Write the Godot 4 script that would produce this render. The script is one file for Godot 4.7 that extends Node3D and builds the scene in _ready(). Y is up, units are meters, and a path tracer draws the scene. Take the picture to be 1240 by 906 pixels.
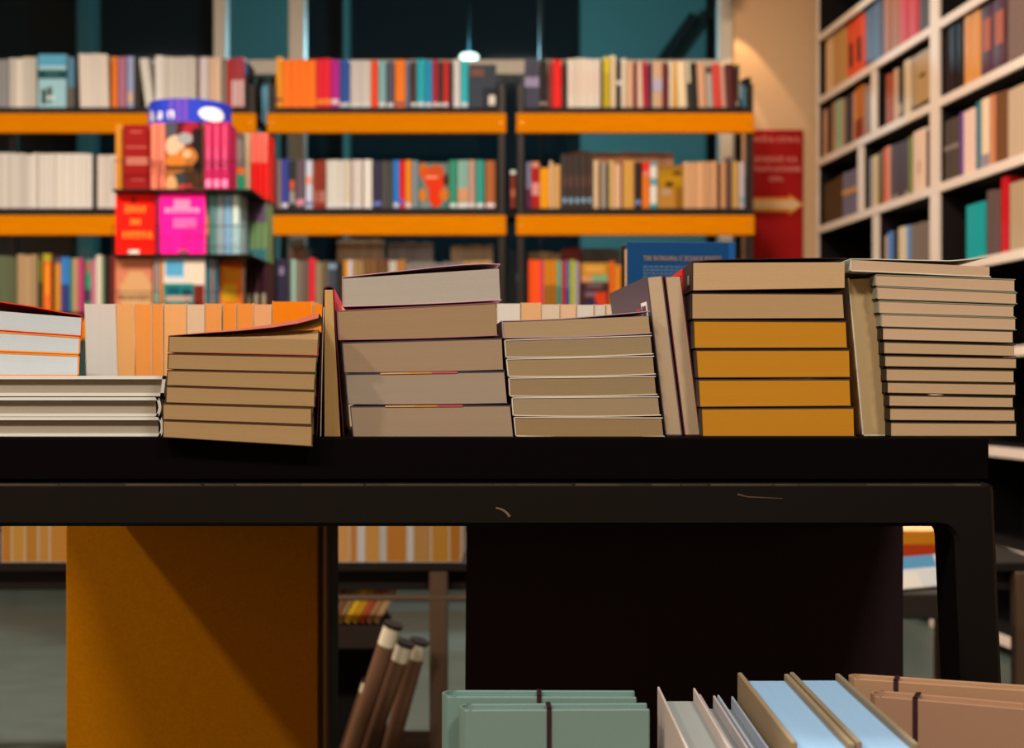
extends Node3D
# Bookshop table at night: stacks of paperbacks on a black steel table, bookcases and dark windows behind.
# Lens constants: the frame is 1240 x 906, focal length in pixels and the vanishing point of the level, square-on view.
const FL := 1675.0
const VX := 626.0
const VY := 470.0
const EYE := 0.80
const TOP := 0.7615          # height of the table top

var mats := {}
var meshes := {}
var names := {}
var page_tex: ImageTexture
var grain_tex: ImageTexture
var fine_tex: ImageTexture
var rng := RandomNumberGenerator.new()

# ---------------------------------------------------------------- helpers
func W(px: float, py: float, d: float) -> Vector3:
	return Vector3((px - VX) / FL * d, EYE - (py - VY) / FL * d, -d)

func numbered(called: String) -> String:
	if not names.has(called):
		names[called] = 0
		return called
	names[called] += 1
	return "%s_%03d" % [called, names[called]]

func thing(called: String, label: String, category: String, at: Vector3, group := "", kind := "") -> Node3D:
	var o := Node3D.new()
	o.name = numbered(called)
	add_child(o)
	o.position = at
	o.set_meta("label", label)
	o.set_meta("category", category)
	if group: o.set_meta("group", group)
	if kind: o.set_meta("kind", kind)
	return o

func mesh_node(called: String, m: Mesh, mt: Material, parent: Node) -> MeshInstance3D:
	var o := MeshInstance3D.new()
	o.name = numbered(called) if parent == self else called
	o.mesh = m
	o.material_override = mt
	parent.add_child(o, true)
	return o

func obj(called: String, st: SurfaceTool, mt: Material, parent: Node) -> MeshInstance3D:
	return mesh_node(called, st.commit(), mt, parent)

func struct(called: String, st: SurfaceTool, mt: Material, label: String, category: String) -> MeshInstance3D:
	var o := obj(called, st, mt, self)
	o.set_meta("kind", "structure")
	o.set_meta("label", label)
	o.set_meta("category", category)
	return o

func mb() -> SurfaceTool:
	var st := SurfaceTool.new()
	st.begin(Mesh.PRIMITIVE_TRIANGLES)
	return st

func vert(st: SurfaceTool, p: Vector3, n: Vector3, uv: Vector2) -> void:
	st.set_normal(n)
	st.set_uv(uv)
	st.add_vertex(p)

func quad(st: SurfaceTool, a: Vector3, b: Vector3, c: Vector3, d: Vector3, ctr: Vector3, ua := Vector2.ZERO, ub := Vector2.ZERO, uc := Vector2.ZERO, ud := Vector2.ZERO) -> void:
	var n := (b - a).cross(c - a) + (c - a).cross(d - a)
	if n.length_squared() < 1e-20: return
	n = n.normalized()
	if n.dot((a + b + c + d) / 4.0 - ctr) < 0.0:
		n = -n
		vert(st, a, n, ua); vert(st, b, n, ub); vert(st, c, n, uc)
		vert(st, a, n, ua); vert(st, c, n, uc); vert(st, d, n, ud)
	else:
		vert(st, a, n, ua); vert(st, c, n, uc); vert(st, b, n, ub)
		vert(st, a, n, ua); vert(st, d, n, ud); vert(st, c, n, uc)

# a closed solid between an upper and a lower polyline (A, B: front; A2, B2: back); UVs run in metres
func strip(st: SurfaceTool, A: PackedVector3Array, B: PackedVector3Array, A2: PackedVector3Array, B2: PackedVector3Array) -> void:
	var u := 0.0
	for i in A.size() - 1:
		var j := i + 1
		var ctr := (A[i] + A[j] + B[i] + B[j] + A2[i] + A2[j] + B2[i] + B2[j]) / 8.0
		var u2 := u + A[i].distance_to(A[j])
		var ti := A[i].distance_to(B[i])
		var tj := A[j].distance_to(B[j])
		var dp := A[i].distance_to(A2[i])
		quad(st, A[i], A[j], B[j], B[i], ctr, Vector2(u, 0), Vector2(u2, 0), Vector2(u2, tj), Vector2(u, ti))
		quad(st, A2[i], A2[j], B2[j], B2[i], ctr, Vector2(u, 0), Vector2(u2, 0), Vector2(u2, tj), Vector2(u, ti))
		quad(st, A[i], A[j], A2[j], A2[i], ctr, Vector2(u, 0), Vector2(u2, 0), Vector2(u2, dp), Vector2(u, dp))
		quad(st, B[i], B[j], B2[j], B2[i], ctr, Vector2(u, 0), Vector2(u2, 0), Vector2(u2, dp), Vector2(u, dp))
		if i == 0:
			quad(st, A[i], A2[i], B2[i], B[i], ctr, Vector2(0, 0), Vector2(dp, 0), Vector2(dp, ti), Vector2(0, ti))
		if j == A.size() - 1:
			quad(st, A[j], A2[j], B2[j], B[j], ctr, Vector2(0, 0), Vector2(dp, 0), Vector2(dp, tj), Vector2(0, tj))
		u = u2

# box with chamfered edges
func bx(st: SurfaceTool, lo: Vector3, hi: Vector3, ch := 0.0) -> void:
	var c := (lo + hi) / 2.0
	var h := (hi - lo) / 2.0
	ch = minf(ch, minf(h.x, minf(h.y, h.z)) * 0.9)
	if ch <= 0.0:
		for ax in 3:
			for s in [-1.0, 1.0]:
				var e := [Vector3.ZERO, Vector3.ZERO, Vector3.ZERO]
				e[ax][ax] = h[ax] * s
				var b := (ax + 1) % 3
				var d := (ax + 2) % 3
				var p := []
				for k in [[-1, -1], [1, -1], [1, 1], [-1, 1]]:
					var q: Vector3 = c + e[ax]
					q[b] += h[b] * k[0]
					q[d] += h[d] * k[1]
					p.append(q)
				quad(st, p[0], p[1], p[2], p[3], c, uvof(p[0], ax), uvof(p[1], ax), uvof(p[2], ax), uvof(p[3], ax))
		return
	var corner := func(sx, sy, sz, ax): # corner point moved onto face ax
		var s := Vector3(sx, sy, sz)
		var q := Vector3(h.x - ch, h.y - ch, h.z - ch)
		q[ax] = h[ax]
		return c + q * s
	for ax in 3:
		var b := (ax + 1) % 3
		var d := (ax + 2) % 3
		for s in [-1, 1]:
			var p := []
			for k in [[-1, -1], [1, -1], [1, 1], [-1, 1]]:
				var sg := Vector3.ZERO
				sg[ax] = s; sg[b] = k[0]; sg[d] = k[1]
				p.append(corner.call(sg.x, sg.y, sg.z, ax))
			quad(st, p[0], p[1], p[2], p[3], c, uvof(p[0], ax), uvof(p[1], ax), uvof(p[2], ax), uvof(p[3], ax))
			for s2 in [-1, 1]: # edge along d between faces ax (s) and b (s2)
				var sa := Vector3.ZERO
				sa[ax] = s; sa[b] = s2; sa[d] = -1
				var sb := sa
				sb[d] = 1
				quad(st, corner.call(sa.x, sa.y, sa.z, ax), corner.call(sb.x, sb.y, sb.z, ax), corner.call(sb.x, sb.y, sb.z, b), corner.call(sa.x, sa.y, sa.z, b), c)
	for sx in [-1, 1]:
		for sy in [-1, 1]:
			for sz in [-1, 1]:
				var q0: Vector3 = corner.call(sx, sy, sz, 0)
				quad(st, q0, corner.call(sx, sy, sz, 1), corner.call(sx, sy, sz, 2), q0, c)

func uvof(p: Vector3, ax: int) -> Vector2:
	return Vector2(p.z, -p.y) if ax == 0 else Vector2(p.x, p.z) if ax == 1 else Vector2(p.x, -p.y)

# tube along a polyline
func tube(st: SurfaceTool, pts: Array, r: float, sides := 8, r2 := -1.0) -> void:
	var rings := []
	for i in pts.size():
		var dir: Vector3 = (pts[mini(i + 1, pts.size() - 1)] - pts[maxi(i - 1, 0)]).normalized()
		var a := dir.cross(Vector3.FORWARD if absf(dir.z) < 0.9 else Vector3.UP).normalized()
		var b := dir.cross(a)
		var rr := r if r2 < 0 else lerpf(r, r2, float(i) / (pts.size() - 1))
		var ring := []
		for k in sides:
			var t := TAU * k / sides
			ring.append(pts[i] + (a * cos(t) + b * sin(t)) * rr)
		rings.append(ring)
	for i in pts.size() - 1:
		var ctr: Vector3 = (pts[i] + pts[i + 1]) / 2.0
		for k in sides:
			var m := (k + 1) % sides
			quad(st, rings[i][k], rings[i][m], rings[i + 1][m], rings[i + 1][k], ctr)
	for e in [0, pts.size() - 1]:
		var inner: Vector3 = pts[1] if e == 0 else pts[pts.size() - 2]
		for k in range(0, sides):
			quad(st, pts[e], rings[e][k], rings[e][(k + 1) % sides], pts[e], inner)

# upright lathe: profile of (radius, height)
func lathe(st: SurfaceTool, prof: Array, sides := 24, at := Vector3.ZERO) -> void:
	for i in prof.size() - 1:
		var p: Vector2 = prof[i]
		var q: Vector2 = prof[i + 1]
		for k in sides:
			var t := TAU * k / sides
			var t2 := TAU * (k + 1) / sides
			var d1 := Vector3(cos(t), 0, sin(t))
			var d2 := Vector3(cos(t2), 0, sin(t2))
			var a := at + d1 * p.x + Vector3.UP * p.y
			var b := at + d2 * p.x + Vector3.UP * p.y
			var c := at + d2 * q.x + Vector3.UP * q.y
			var d := at + d1 * q.x + Vector3.UP * q.y
			var out := Vector3((d1 + d2).x * (q.y - p.y), -2.0 * (q.x - p.x), (d1 + d2).z * (q.y - p.y))
			quad(st, a, b, c, d, (a + b + c + d) / 4.0 - out.normalized() * 0.01)

# ---------------------------------------------------------------- materials
func mat(hex: String, rough := 0.6, metal := 0.0) -> StandardMaterial3D:
	var key := "%s_%.2f_%.2f" % [hex, rough, metal]
	if not mats.has(key):
		var m := StandardMaterial3D.new()
		m.resource_name = "plain_" + hex
		m.albedo_color = Color(hex)
		m.roughness = rough
		m.metallic = metal
		m.metallic_specular = 0.3
		mats[key] = m
	return mats[key]

func paper(hex: String) -> StandardMaterial3D:
	var key := "paper_" + hex
	if not mats.has(key):
		var m := StandardMaterial3D.new()
		m.resource_name = "page_edges_" + hex
		m.albedo_color = Color(hex)
		m.albedo_texture = page_tex
		m.uv1_scale = Vector3(6.0, 32.0, 1)
		m.roughness = 0.9
		m.metallic_specular = 0.2
		m.heightmap_enabled = true
		m.heightmap_texture = page_tex
		m.heightmap_scale = 0.012
		mats[key] = m
	return mats[key]

func grained(called: String, hex: String, tex: ImageTexture, sc: Vector3, rough: float, bump := 0.0, metal := 0.0, spec := 0.25) -> StandardMaterial3D:
	if not mats.has(called):
		var m := StandardMaterial3D.new()
		m.resource_name = called
		m.albedo_color = Color(hex)
		m.albedo_texture = tex
		m.uv1_triplanar = true
		m.uv1_world_triplanar = true
		m.uv1_scale = sc
		m.roughness = rough
		m.metallic = metal
		m.metallic_specular = spec
		if bump > 0.0:
			m.heightmap_enabled = true
			m.heightmap_texture = tex
			m.heightmap_scale = bump
		mats[called] = m
	return mats[called]

func make_textures() -> void:
	var n := FastNoiseLite.new()
	n.seed = 3
	n.frequency = 1.0
	n.fractal_octaves = 1
	var im := Image.create(256, 512, false, Image.FORMAT_RGB8)
	var rows := []
	for y in 512:
		rows.append(rng.randf_range(-0.045, 0.035) + (-0.10 if rng.randf() < 0.02 else 0.0))
	for y in 512:
		for x in 256:
			var t := TAU * x / 256.0
			var v: float = 0.94 + rows[y] * (0.55 + 0.45 * n.get_noise_3d(cos(t) * 3.0, sin(t) * 3.0, y * 0.37)) + rng.randf_range(-0.03, 0.03)
			v = clampf(v, 0.0, 1.0)
			im.set_pixel(x, y, Color(v, v * 0.995, v * 0.985))
	page_tex = ImageTexture.create_from_image(im)
	var g := Image.create(256, 256, false, Image.FORMAT_RGB8)
	for y in 256:
		for x in 256:
			var a := TAU * x / 256.0
			var b := TAU * y / 256.0
			var v := 0.92 + 0.05 * n.get_noise_3d(cos(a) * 1.2 + sin(b) * 7.0, sin(a) * 1.2, cos(b) * 7.0) + 0.03 * n.get_noise_3d(cos(a) * 3.0 + 5.0, sin(a) * 3.0 + cos(b) * 24.0, sin(b) * 24.0)
			g.set_pixel(x, y, Color(v, v, v).clamp())
	grain_tex = ImageTexture.create_from_image(g)
	var f := Image.create(256, 256, false, Image.FORMAT_RGB8)
	for y in 256:
		for x in 256:
			var v := 0.94 + rng.randf_range(-0.05, 0.05)
			f.set_pixel(x, y, Color(v, v, v).clamp())
	fine_tex = ImageTexture.create_from_image(f)

# flat print on a cover: background and rectangles given in fractions, [x0, y0, x1, y1, colour]
func printed(called: String, hex: String, rects: Array, w := 64, h := 96) -> StandardMaterial3D:
	if not mats.has(called):
		var im := Image.create(w, h, false, Image.FORMAT_RGB8)
		im.fill(Color(hex))
		for r in rects:
			if r.size() > 5:   # an oval
				for y in range(int(r[1] * h), mini(h, int(r[3] * h))):
					for x in range(int(r[0] * w), mini(w, int(r[2] * w))):
						var q := Vector2((x + 0.5) / w - (r[0] + r[2]) / 2, (y + 0.5) / h - (r[1] + r[3]) / 2) / Vector2((r[2] - r[0]) / 2, (r[3] - r[1]) / 2)
						if q.length() < 1.0: im.set_pixel(x, y, Color(r[4]))
				continue
			im.fill_rect(Rect2i(int(r[0] * w), int(r[1] * h), maxi(1, int((r[2] - r[0]) * w)), maxi(1, int((r[3] - r[1]) * h))), Color(r[4]))
		var m := StandardMaterial3D.new()
		m.resource_name = called
		m.albedo_texture = ImageTexture.create_from_image(im)
		m.roughness = 0.6
		m.metallic_specular = 0.2
		m.texture_repeat = false
		mats[called] = m
	return mats[called]

func words(called: String, text: String, size: float, mt: Material, parent: Node, at: Vector3, turn := Vector3.ZERO, wide := 0.0, serif := false, weight := 400) -> MeshInstance3D:
	var f := SystemFont.new()
	f.font_names = PackedStringArray(["Droid Serif" if serif else "Droid Sans"])
	f.font_weight = weight
	var t := TextMesh.new()
	t.text = text
	t.font = f
	t.font_size = 64
	t.pixel_size = size / 46.0      # cap height is about 46 of 64 pixels
	t.depth = 0.0006
	t.curve_step = 4.0
	var o := mesh_node(called, t, mt, parent)
	o.position = at
	o.rotation = turn
	if wide > 0.0:
		var got := t.get_aabb().size.x
		if got > 0.0: o.scale.x = wide / got
	return o

# ---------------------------------------------------------------- books
# A book from the four corners of the end of its page block, in pixels: p0-p1 the upper board, p3-p2 the lower one, p0-p3 the spine side.
# It runs straight back from depth d for len metres, shifted sideways by skew.
func fbook(called: String, label: String, p: Array, d: float, length: float, page: Material, cover: Material, o := {}) -> Node3D:
	var P := []
	for q in p: P.append(W(q[0], q[1], d))
	var ct: float = o.get("ct", 0.0007)
	var inset: float = o.get("inset", 0.0005)
	var over: float = o.get("over", 0.001)
	var bow: float = o.get("bow", 0.0)
	var bow2: float = o.get("bow2", 0.0)
	var skew: float = o.get("skew", 0.0)
	var hang := {"droop": o.get("droop", 0.0)}     # how far the overhanging front corner hangs below where the book lies flat
	var n: int = 10
	var low := INF
	for q in P: low = minf(low, q.y)
	var base: Vector3 = (P[0] + P[1] + P[2] + P[3]) / 4.0 + Vector3(skew / 2, 0, -length / 2)
	base.y = low
	var root := thing(called, label, o.get("category", "book"), base, o.get("group", ""))
	var up := func(t): # a point of the outer upper edge
		return P[0].lerp(P[1], t) + Vector3.UP * bow * 4.0 * t * (1.0 - t)
	var dn := func(t):
		return P[3].lerp(P[2], t) + Vector3.UP * bow2 * 4.0 * t * (1.0 - t)
	var back := func(q: Vector3, k: float): # the same point k of the way back
		var r := q + Vector3(skew, 0, -length) * k
		r.y += hang.droop * minf(k / 0.065, 1.0) * clampf((q.x - P[0].x) / (P[1].x - P[0].x + 1e-9), 0.0, 1.0)
		return r
	var solid := func(st: SurfaceTool, A: PackedVector3Array, B: PackedVector3Array, z0: float, z1: float):
		var cuts := [z0 / length, 1.0 - z1 / length]
		if hang.droop != 0.0: cuts = [z0 / length, 0.065, 1.0 - z1 / length]
		for c in cuts.size() - 1:
			var f1 := PackedVector3Array(); var f2 := PackedVector3Array(); var b1 := PackedVector3Array(); var b2 := PackedVector3Array()
			for i in A.size():
				f1.append(back.call(A[i], cuts[c]) - base); f2.append(back.call(B[i], cuts[c]) - base)
				b1.append(back.call(A[i], cuts[c + 1]) - base); b2.append(back.call(B[i], cuts[c + 1]) - base)
			strip(st, f1, f2, b1, b2)
	# pages
	var A := PackedVector3Array(); var B := PackedVector3Array()
	var flen: float = P[0].distance_to(P[1])
	for i in n + 1:
		var t := lerpf((ct + 0.0002) / flen, 1.0 - over / flen, float(i) / n)
		var a: Vector3 = up.call(t); var b: Vector3 = dn.call(t)
		var dir := (b - a).normalized()
		var sink: float = 0.0
		if o.has("page_up"): sink = lerpf(0.0, o.page_up, t)
		A.append(a + dir * (ct + sink)); B.append(b - dir * ct)
	var st := mb()
	solid.call(st, A, B, inset, inset)
	obj("pages", st, page, root)
	# boards and spine
	st = mb()
	A = PackedVector3Array(); B = PackedVector3Array()
	if o.has("lift"): # upper board as its own curve, in pixels
		for q in o.lift: A.append(W(q[0], q[1], d))
		for i in A.size():
			var tan_: Vector3 = (A[mini(i + 1, A.size() - 1)] - A[maxi(i - 1, 0)]).normalized()
			var dir := Vector3(tan_.y, -tan_.x, 0)
			B.append(A[i] + dir * ct)
	else:
		for i in n + 1:
			var a: Vector3 = up.call(float(i) / n); var b: Vector3 = dn.call(float(i) / n)
			A.append(a); B.append(a + (b - a).normalized() * ct)
	if o.has("lift"): hang.droop *= 0.5
	solid.call(st, A, B, 0.0, 0.0)
	hang.droop = o.get("droop", 0.0)
	A = PackedVector3Array(); B = PackedVector3Array()
	for i in n + 1:
		var a: Vector3 = up.call(float(i) / n); var b: Vector3 = dn.call(float(i) / n)
		A.append(b - (b - a).normalized() * ct); B.append(b)
	solid.call(st, A, B, 0.0, 0.0)
	A = PackedVector3Array(); B = PackedVector3Array()
	var outw: Vector3 = (P[0] - P[1]).normalized()
	var rounded: float = o.get("round", 0.0)
	for i in 7:
		var s := i / 6.0
		var q: Vector3 = P[0].lerp(P[3], s) + outw * rounded * sin(PI * s)
		A.append(q); B.append(q - outw * ct)
	solid.call(st, A, B, 0.0, 0.0)
	obj("cover", st, cover, root)
	if o.has("edge"): # printed colours of the upper board's cut edge
		for e in o.edge:
			st = mb()
			A = PackedVector3Array(); B = PackedVector3Array()
			for i in 5:
				var t := lerpf(e[0], e[1], i / 4.0)
				var a: Vector3 = up.call(t); var b: Vector3 = dn.call(t)
				A.append(a + Vector3(0, 0.0002, 0.0002)); B.append(a + (b - a).normalized() * (ct + 0.0003) + Vector3(0, 0, 0.0002))
			solid.call(st, A, B, 0.0, length - 0.004)
			obj("cover_print", st, mat(e[2], 0.5), root)
	return root

# meshes of a book standing with its spine to the viewer (+z), base in the middle of its foot
func spine_meshes(w: float, h: float, dp: float) -> Array:
	var key := "%d_%d_%d" % [roundi(w * 20000), roundi(h * 500), roundi(dp * 200)]
	if not meshes.has(key):
		var st := mb()
		var c := minf(0.0012, w * 0.12)
		var A := PackedVector3Array(); var B := PackedVector3Array(); var A2 := PackedVector3Array(); var B2 := PackedVector3Array()
		for i in 6: # gently rounded spine
			var s := i / 5.0
			var z := minf(0.003, w * 0.14) * sin(PI * s)
			var x := lerpf(-w / 2, w / 2, s)
			A.append(Vector3(x, h, dp / 2 + z)); B.append(Vector3(x, 0, dp / 2 + z))
			A2.append(Vector3(x, h, dp / 2 + z - c)); B2.append(Vector3(x, 0, dp / 2 + z - c))
		strip(st, A, B, A2, B2)
		for s in [-1, 1]:
			bx(st, Vector3(minf(s * w / 2, s * (w / 2 - c)), 0, -dp / 2), Vector3(maxf(s * w / 2, s * (w / 2 - c)), h, dp / 2))
		var pg := mb()
		bx(pg, Vector3(-w / 2 + c, 0.002, -dp / 2 + 0.003), Vector3(w / 2 - c, h - 0.003, dp / 2 - c * 0.5))
		meshes[key] = [st.commit(), pg.commit()]
	return meshes[key]

func spine_book(called: String, label: String, group: String, at: Vector3, turn: float, lean: float, w: float, h: float, dp: float, hex: String, bands := [], page_hex := "d8cbb8") -> Node3D:
	var root := thing(called, label, "book", at, group)
	root.rotation = Vector3(0, turn, lean)
	var ms := spine_meshes(w, h, dp)
	mesh_node("cover", ms[0], mat(hex, 0.5), root)
	mesh_node("pages", ms[1], mat(page_hex, 0.9), root)
	for b in bands:
		var st := mb()
		var z := dp / 2 + minf(0.003, w * 0.14)
		var hw: float = w * (b[3] if b.size() > 3 else 0.86) / 2
		bx(st, Vector3(-hw, h * b[0], z - 0.002), Vector3(hw, h * b[1], z + 0.0006))
		obj("spine_print", st, mat(b[2], 0.55), root)
	return root

# a shelf of books seen from the spine: runs of [x0, x1, count, name, colour, y of the top, options]
func shelf(where: String, floor_y: float, d: float, dp: float, runs: Array) -> void:
	for i in runs.size():
		var r: Array = runs[i]
		if r.size() > 6 and r[6].get("stuff", false):
			for k in r[2]:
				var xa := lerpf(r[0], r[1], float(k) / r[2])
				var xb := lerpf(r[0], r[1], float(k + 1) / r[2])
				var dd := d + rng.randf_range(0.0, 0.006)
				var hh: float = EYE - (r[5] - VY) / FL * dd - floor_y + rng.randf_range(-0.004, 0.004)
				mass_book(Transform3D(Basis(), Vector3(((xa + xb) / 2 - VX) / FL * dd, floor_y + 0.0005, -dd - dp / 2)), (xb - xa) / FL * dd - 0.0008, hh, dp, Color(r[4]).lerp(Color.BLACK, rng.randf_range(0.0, 0.15)))
			continue
		var prev: String = runs[i - 1][3] if i > 0 else ""
		var next: String = runs[i + 1][3] if i < runs.size() - 1 else ""
		var o: Dictionary = r[6] if r.size() > 6 else {}
		var noun: String = o.get("noun", "book")
		var label := ""
		if prev and next: label = "%s %s between %s and %s, %s" % [r[3], noun, prev, next, where]
		else: label = "%s %s at the end beside %s, %s" % [r[3], noun, prev + next, where]
		if o.has("label"): label = o.label
		var cnt: int = r[2]
		for k in cnt:
			var xa := lerpf(r[0], r[1], float(k) / cnt)
			var xb := lerpf(r[0], r[1], float(k + 1) / cnt)
			var zoff := rng.randf_range(0.0, 0.006)
			var dd := d + zoff
			var w: float = (xb - xa) / FL * d - 0.0008
			var h: float = EYE - (r[5] - VY) / FL * dd - floor_y + rng.randf_range(-0.002, 0.002)
			var at := Vector3(((xa + xb) / 2 - VX) / FL * d, floor_y + 0.0005, -dd - dp / 2)
			var lean: float = o.get("lean", 0.0)
			if lean != 0.0: at.y += absf(sin(lean)) * w / 2
			var hex: String = r[4]
			var c := Color(hex)
			var amt: float = o.get("vary", 0.06) * (rng.randf() - 0.5) if cnt > 1 else 0.0
			c = Color(clampf(c.r * (1 + amt), 0, 1), clampf(c.g * (1 + amt), 0, 1), clampf(c.b * (1 + amt), 0, 1))
			c = Color(snappedf(c.r, 1 / 85.0), snappedf(c.g, 1 / 85.0), snappedf(c.b, 1 / 85.0))
			if o.get("face", false):
				face_book("book", label, "books on the " + where, at + Vector3(0, 0, dp / 2 - 0.012), 0.0, w, h, 0.022, hex, o.get("print", null))
			else:
				spine_book("book", label, "books on the " + where, at, 0.0, lean, w, h, dp - 0.02 * rng.randf(), c.to_html(false), o.get("bands", []))

# books that cannot be told apart one by one (back rows, rows past the picture's edge): one mass, tinted per book
var mass: SurfaceTool
func mass_book(x: Transform3D, w: float, h: float, dp: float, c: Color) -> void:
	if mass == null: mass = mb()
	for part in [[Vector3(-w / 2, 0, -dp / 2), Vector3(w / 2, h, dp / 2), c], [Vector3(-w / 2 + 0.001, h - 0.002, -dp / 2 + 0.001), Vector3(w / 2 - 0.001, h + 0.0004, dp / 2 - 0.002), Color("d8cbb8")]]:
		mass.set_color(part[2].srgb_to_linear())
		var lo: Vector3 = part[0]
		var hi: Vector3 = part[1]
		var p := []
		for k in 8: p.append(x * Vector3(hi.x if k & 1 else lo.x, hi.y if k & 2 else lo.y, hi.z if k & 4 else lo.z))
		var ctr: Vector3 = x * ((lo + hi) / 2.0)
		for q in [[0, 1, 3, 2], [4, 5, 7, 6], [0, 1, 5, 4], [2, 3, 7, 6], [0, 2, 6, 4], [1, 3, 7, 5]]:
			quad(mass, p[q[0]], p[q[1]], p[q[2]], p[q[3]], ctr)

func finish_mass() -> void:
	var m := StandardMaterial3D.new()
	m.resource_name = "massed_book_covers"
	m.vertex_color_use_as_albedo = true
	m.roughness = 0.6
	var o := obj("packed_books", mass, m, self)
	o.set_meta("kind", "stuff")
	o.set_meta("label", "packed brown and grey books in the back rows of the bookcases")
	o.set_meta("category", "books")

# a book shown by its front board
func face_book(called: String, label: String, group: String, at: Vector3, turn: float, w: float, h: float, t: float, hex: String, print_ = null, side_hex := "d8cbb8", tilt := 0.0) -> Node3D:
	var root := thing(called, label, "book", at, group)
	root.rotation = Vector3(tilt, turn, 0)
	var st := mb()
	bx(st, Vector3(-w / 2, 0, -t / 2), Vector3(w / 2, h, -t / 2 + 0.0012))
	bx(st, Vector3(-w / 2, 0, -t / 2), Vector3(-w / 2 + 0.0012, h, t / 2 - 0.0012))
	obj("cover", st, mat(hex, 0.45), root)
	st = mb()
	var c := Vector3(0, h / 2, 0)
	bx(st, Vector3(-w / 2, 0, t / 2 - 0.0012), Vector3(w / 2, h, t / 2 - 0.0001))
	quad(st, Vector3(-w / 2, h, t / 2), Vector3(w / 2, h, t / 2), Vector3(w / 2, 0, t / 2), Vector3(-w / 2, 0, t / 2), c, Vector2(0, 0), Vector2(1, 0), Vector2(1, 1), Vector2(0, 1))
	obj("front_cover", st, print_ if print_ else mat(hex, 0.45), root)
	st = mb()
	bx(st, Vector3(-w / 2 + 0.0012, 0.002, -t / 2 + 0.0012), Vector3(w / 2 - 0.002, h - 0.003, t / 2 - 0.0012))
	obj("pages", st, mat(side_hex, 0.9), root)
	return root

# a hardback standing on the low table, running towards the viewer: page tops seen from above
func depth_book(label: String, x0: float, x1: float, ytop: float, d: float, length: float, foot: float, hex: String, page: Material, drop: float, ct: float, group: String, lean := 0.0) -> Node3D:
	var top := EYE - (ytop - VY) / FL * d
	var xa := (x0 - VX) / FL * d
	var xb := (x1 - VX) / FL * d
	var root := thing("hardcover_book" if ct > 0.002 else "booklet", label, "book", Vector3((xa + xb) / 2, foot + 0.0004, -d + length / 2), group)
	root.rotation.z = lean
	var w := xb - xa
	var h := top - foot
	var st := mb()
	bx(st, Vector3(-w / 2, 0, -length / 2), Vector3(-w / 2 + ct, h, length / 2), 0.0006)
	bx(st, Vector3(w / 2 - ct, 0, -length / 2), Vector3(w / 2, h - 0.001, length / 2), 0.0006)
	bx(st, Vector3(-w / 2, 0, -length / 2), Vector3(w / 2, ct, length / 2), 0.0006)
	obj("cover", st, grained("cloth_" + hex, hex, fine_tex, Vector3(40, 40, 40), 0.6), root)
	st = mb()
	var A := PackedVector3Array(); var B := PackedVector3Array(); var A2 := PackedVector3Array(); var B2 := PackedVector3Array()
	for z in [[length / 2 - 0.004, A, B], [-length / 2 + 0.004, A2, B2]]:
		for y in 2:
			z[1].append(Vector3(-w / 2 + ct, ct if y else h - drop, z[0])); z[2].append(Vector3(w / 2 - ct, ct if y else h - drop, z[0]))
	strip(st, A, B, A2, B2)
	obj("pages", st, page, root)
	return root

# ---------------------------------------------------------------- scene
func _ready() -> void:
	rng.seed = 20
	camera_and_light()
	make_textures()
	room()
	main_table()
	bookcases()
	wall_bookcase()
	under_table()
	table_books()
	spinner()
	front_books()
	finish_mass()

func camera_and_light() -> void:
	var cam := Camera3D.new()
	cam.name = "camera"
	add_child(cam)
	cam.position = Vector3(0, EYE, 0)
	var near := 0.05
	cam.set_frustum(906.0 / FL * near, Vector2((620.0 - VX) / FL * near, (VY - 453.0) / FL * near), near, 60.0)
	var lens := CameraAttributesPhysical.new()
	lens.frustum_focal_length = 50.0
	lens.exposure_aperture = 8.0
	lens.frustum_focus_distance = 1.10
	cam.attributes = lens
	cam.current = true
	var we := WorldEnvironment.new()
	we.name = "environment"
	var e := Environment.new()
	e.background_mode = Environment.BG_COLOR
	e.background_color = Color("07222c")
	e.background_energy_multiplier = 1.0
	e.tonemap_mode = Environment.TONE_MAPPER_LINEAR
	e.tonemap_exposure = 1.0
	e.sdfgi_enabled = true
	e.ssao_enabled = true
	e.ssil_enabled = true
	we.environment = e
	add_child(we)
	# ceiling lamps: square light panels of 0.4 m, each with its own light
	ceiling_lamp(Vector3(-0.9, 2.96, 0.7), 6.5, 0.40, "fff4e6")
	ceiling_lamp(Vector3(0.9, 2.96, 0.7), 6.5, 0.40, "fff4e6")
	ceiling_lamp(Vector3(-2.2, 2.96, 0.6), 7.0, 0.16, "ffedd2")
	ceiling_lamp(Vector3(-2.3, 2.96, -2.9), 11.0, 0.40, "fff4e6")
	ceiling_lamp(Vector3(0.0, 2.96, -2.9), 11.0, 0.40, "fff4e6")
	ceiling_lamp(Vector3(0.75, 2.96, -4.85), 1.3, 0.30, "ffe0b8")

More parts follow.
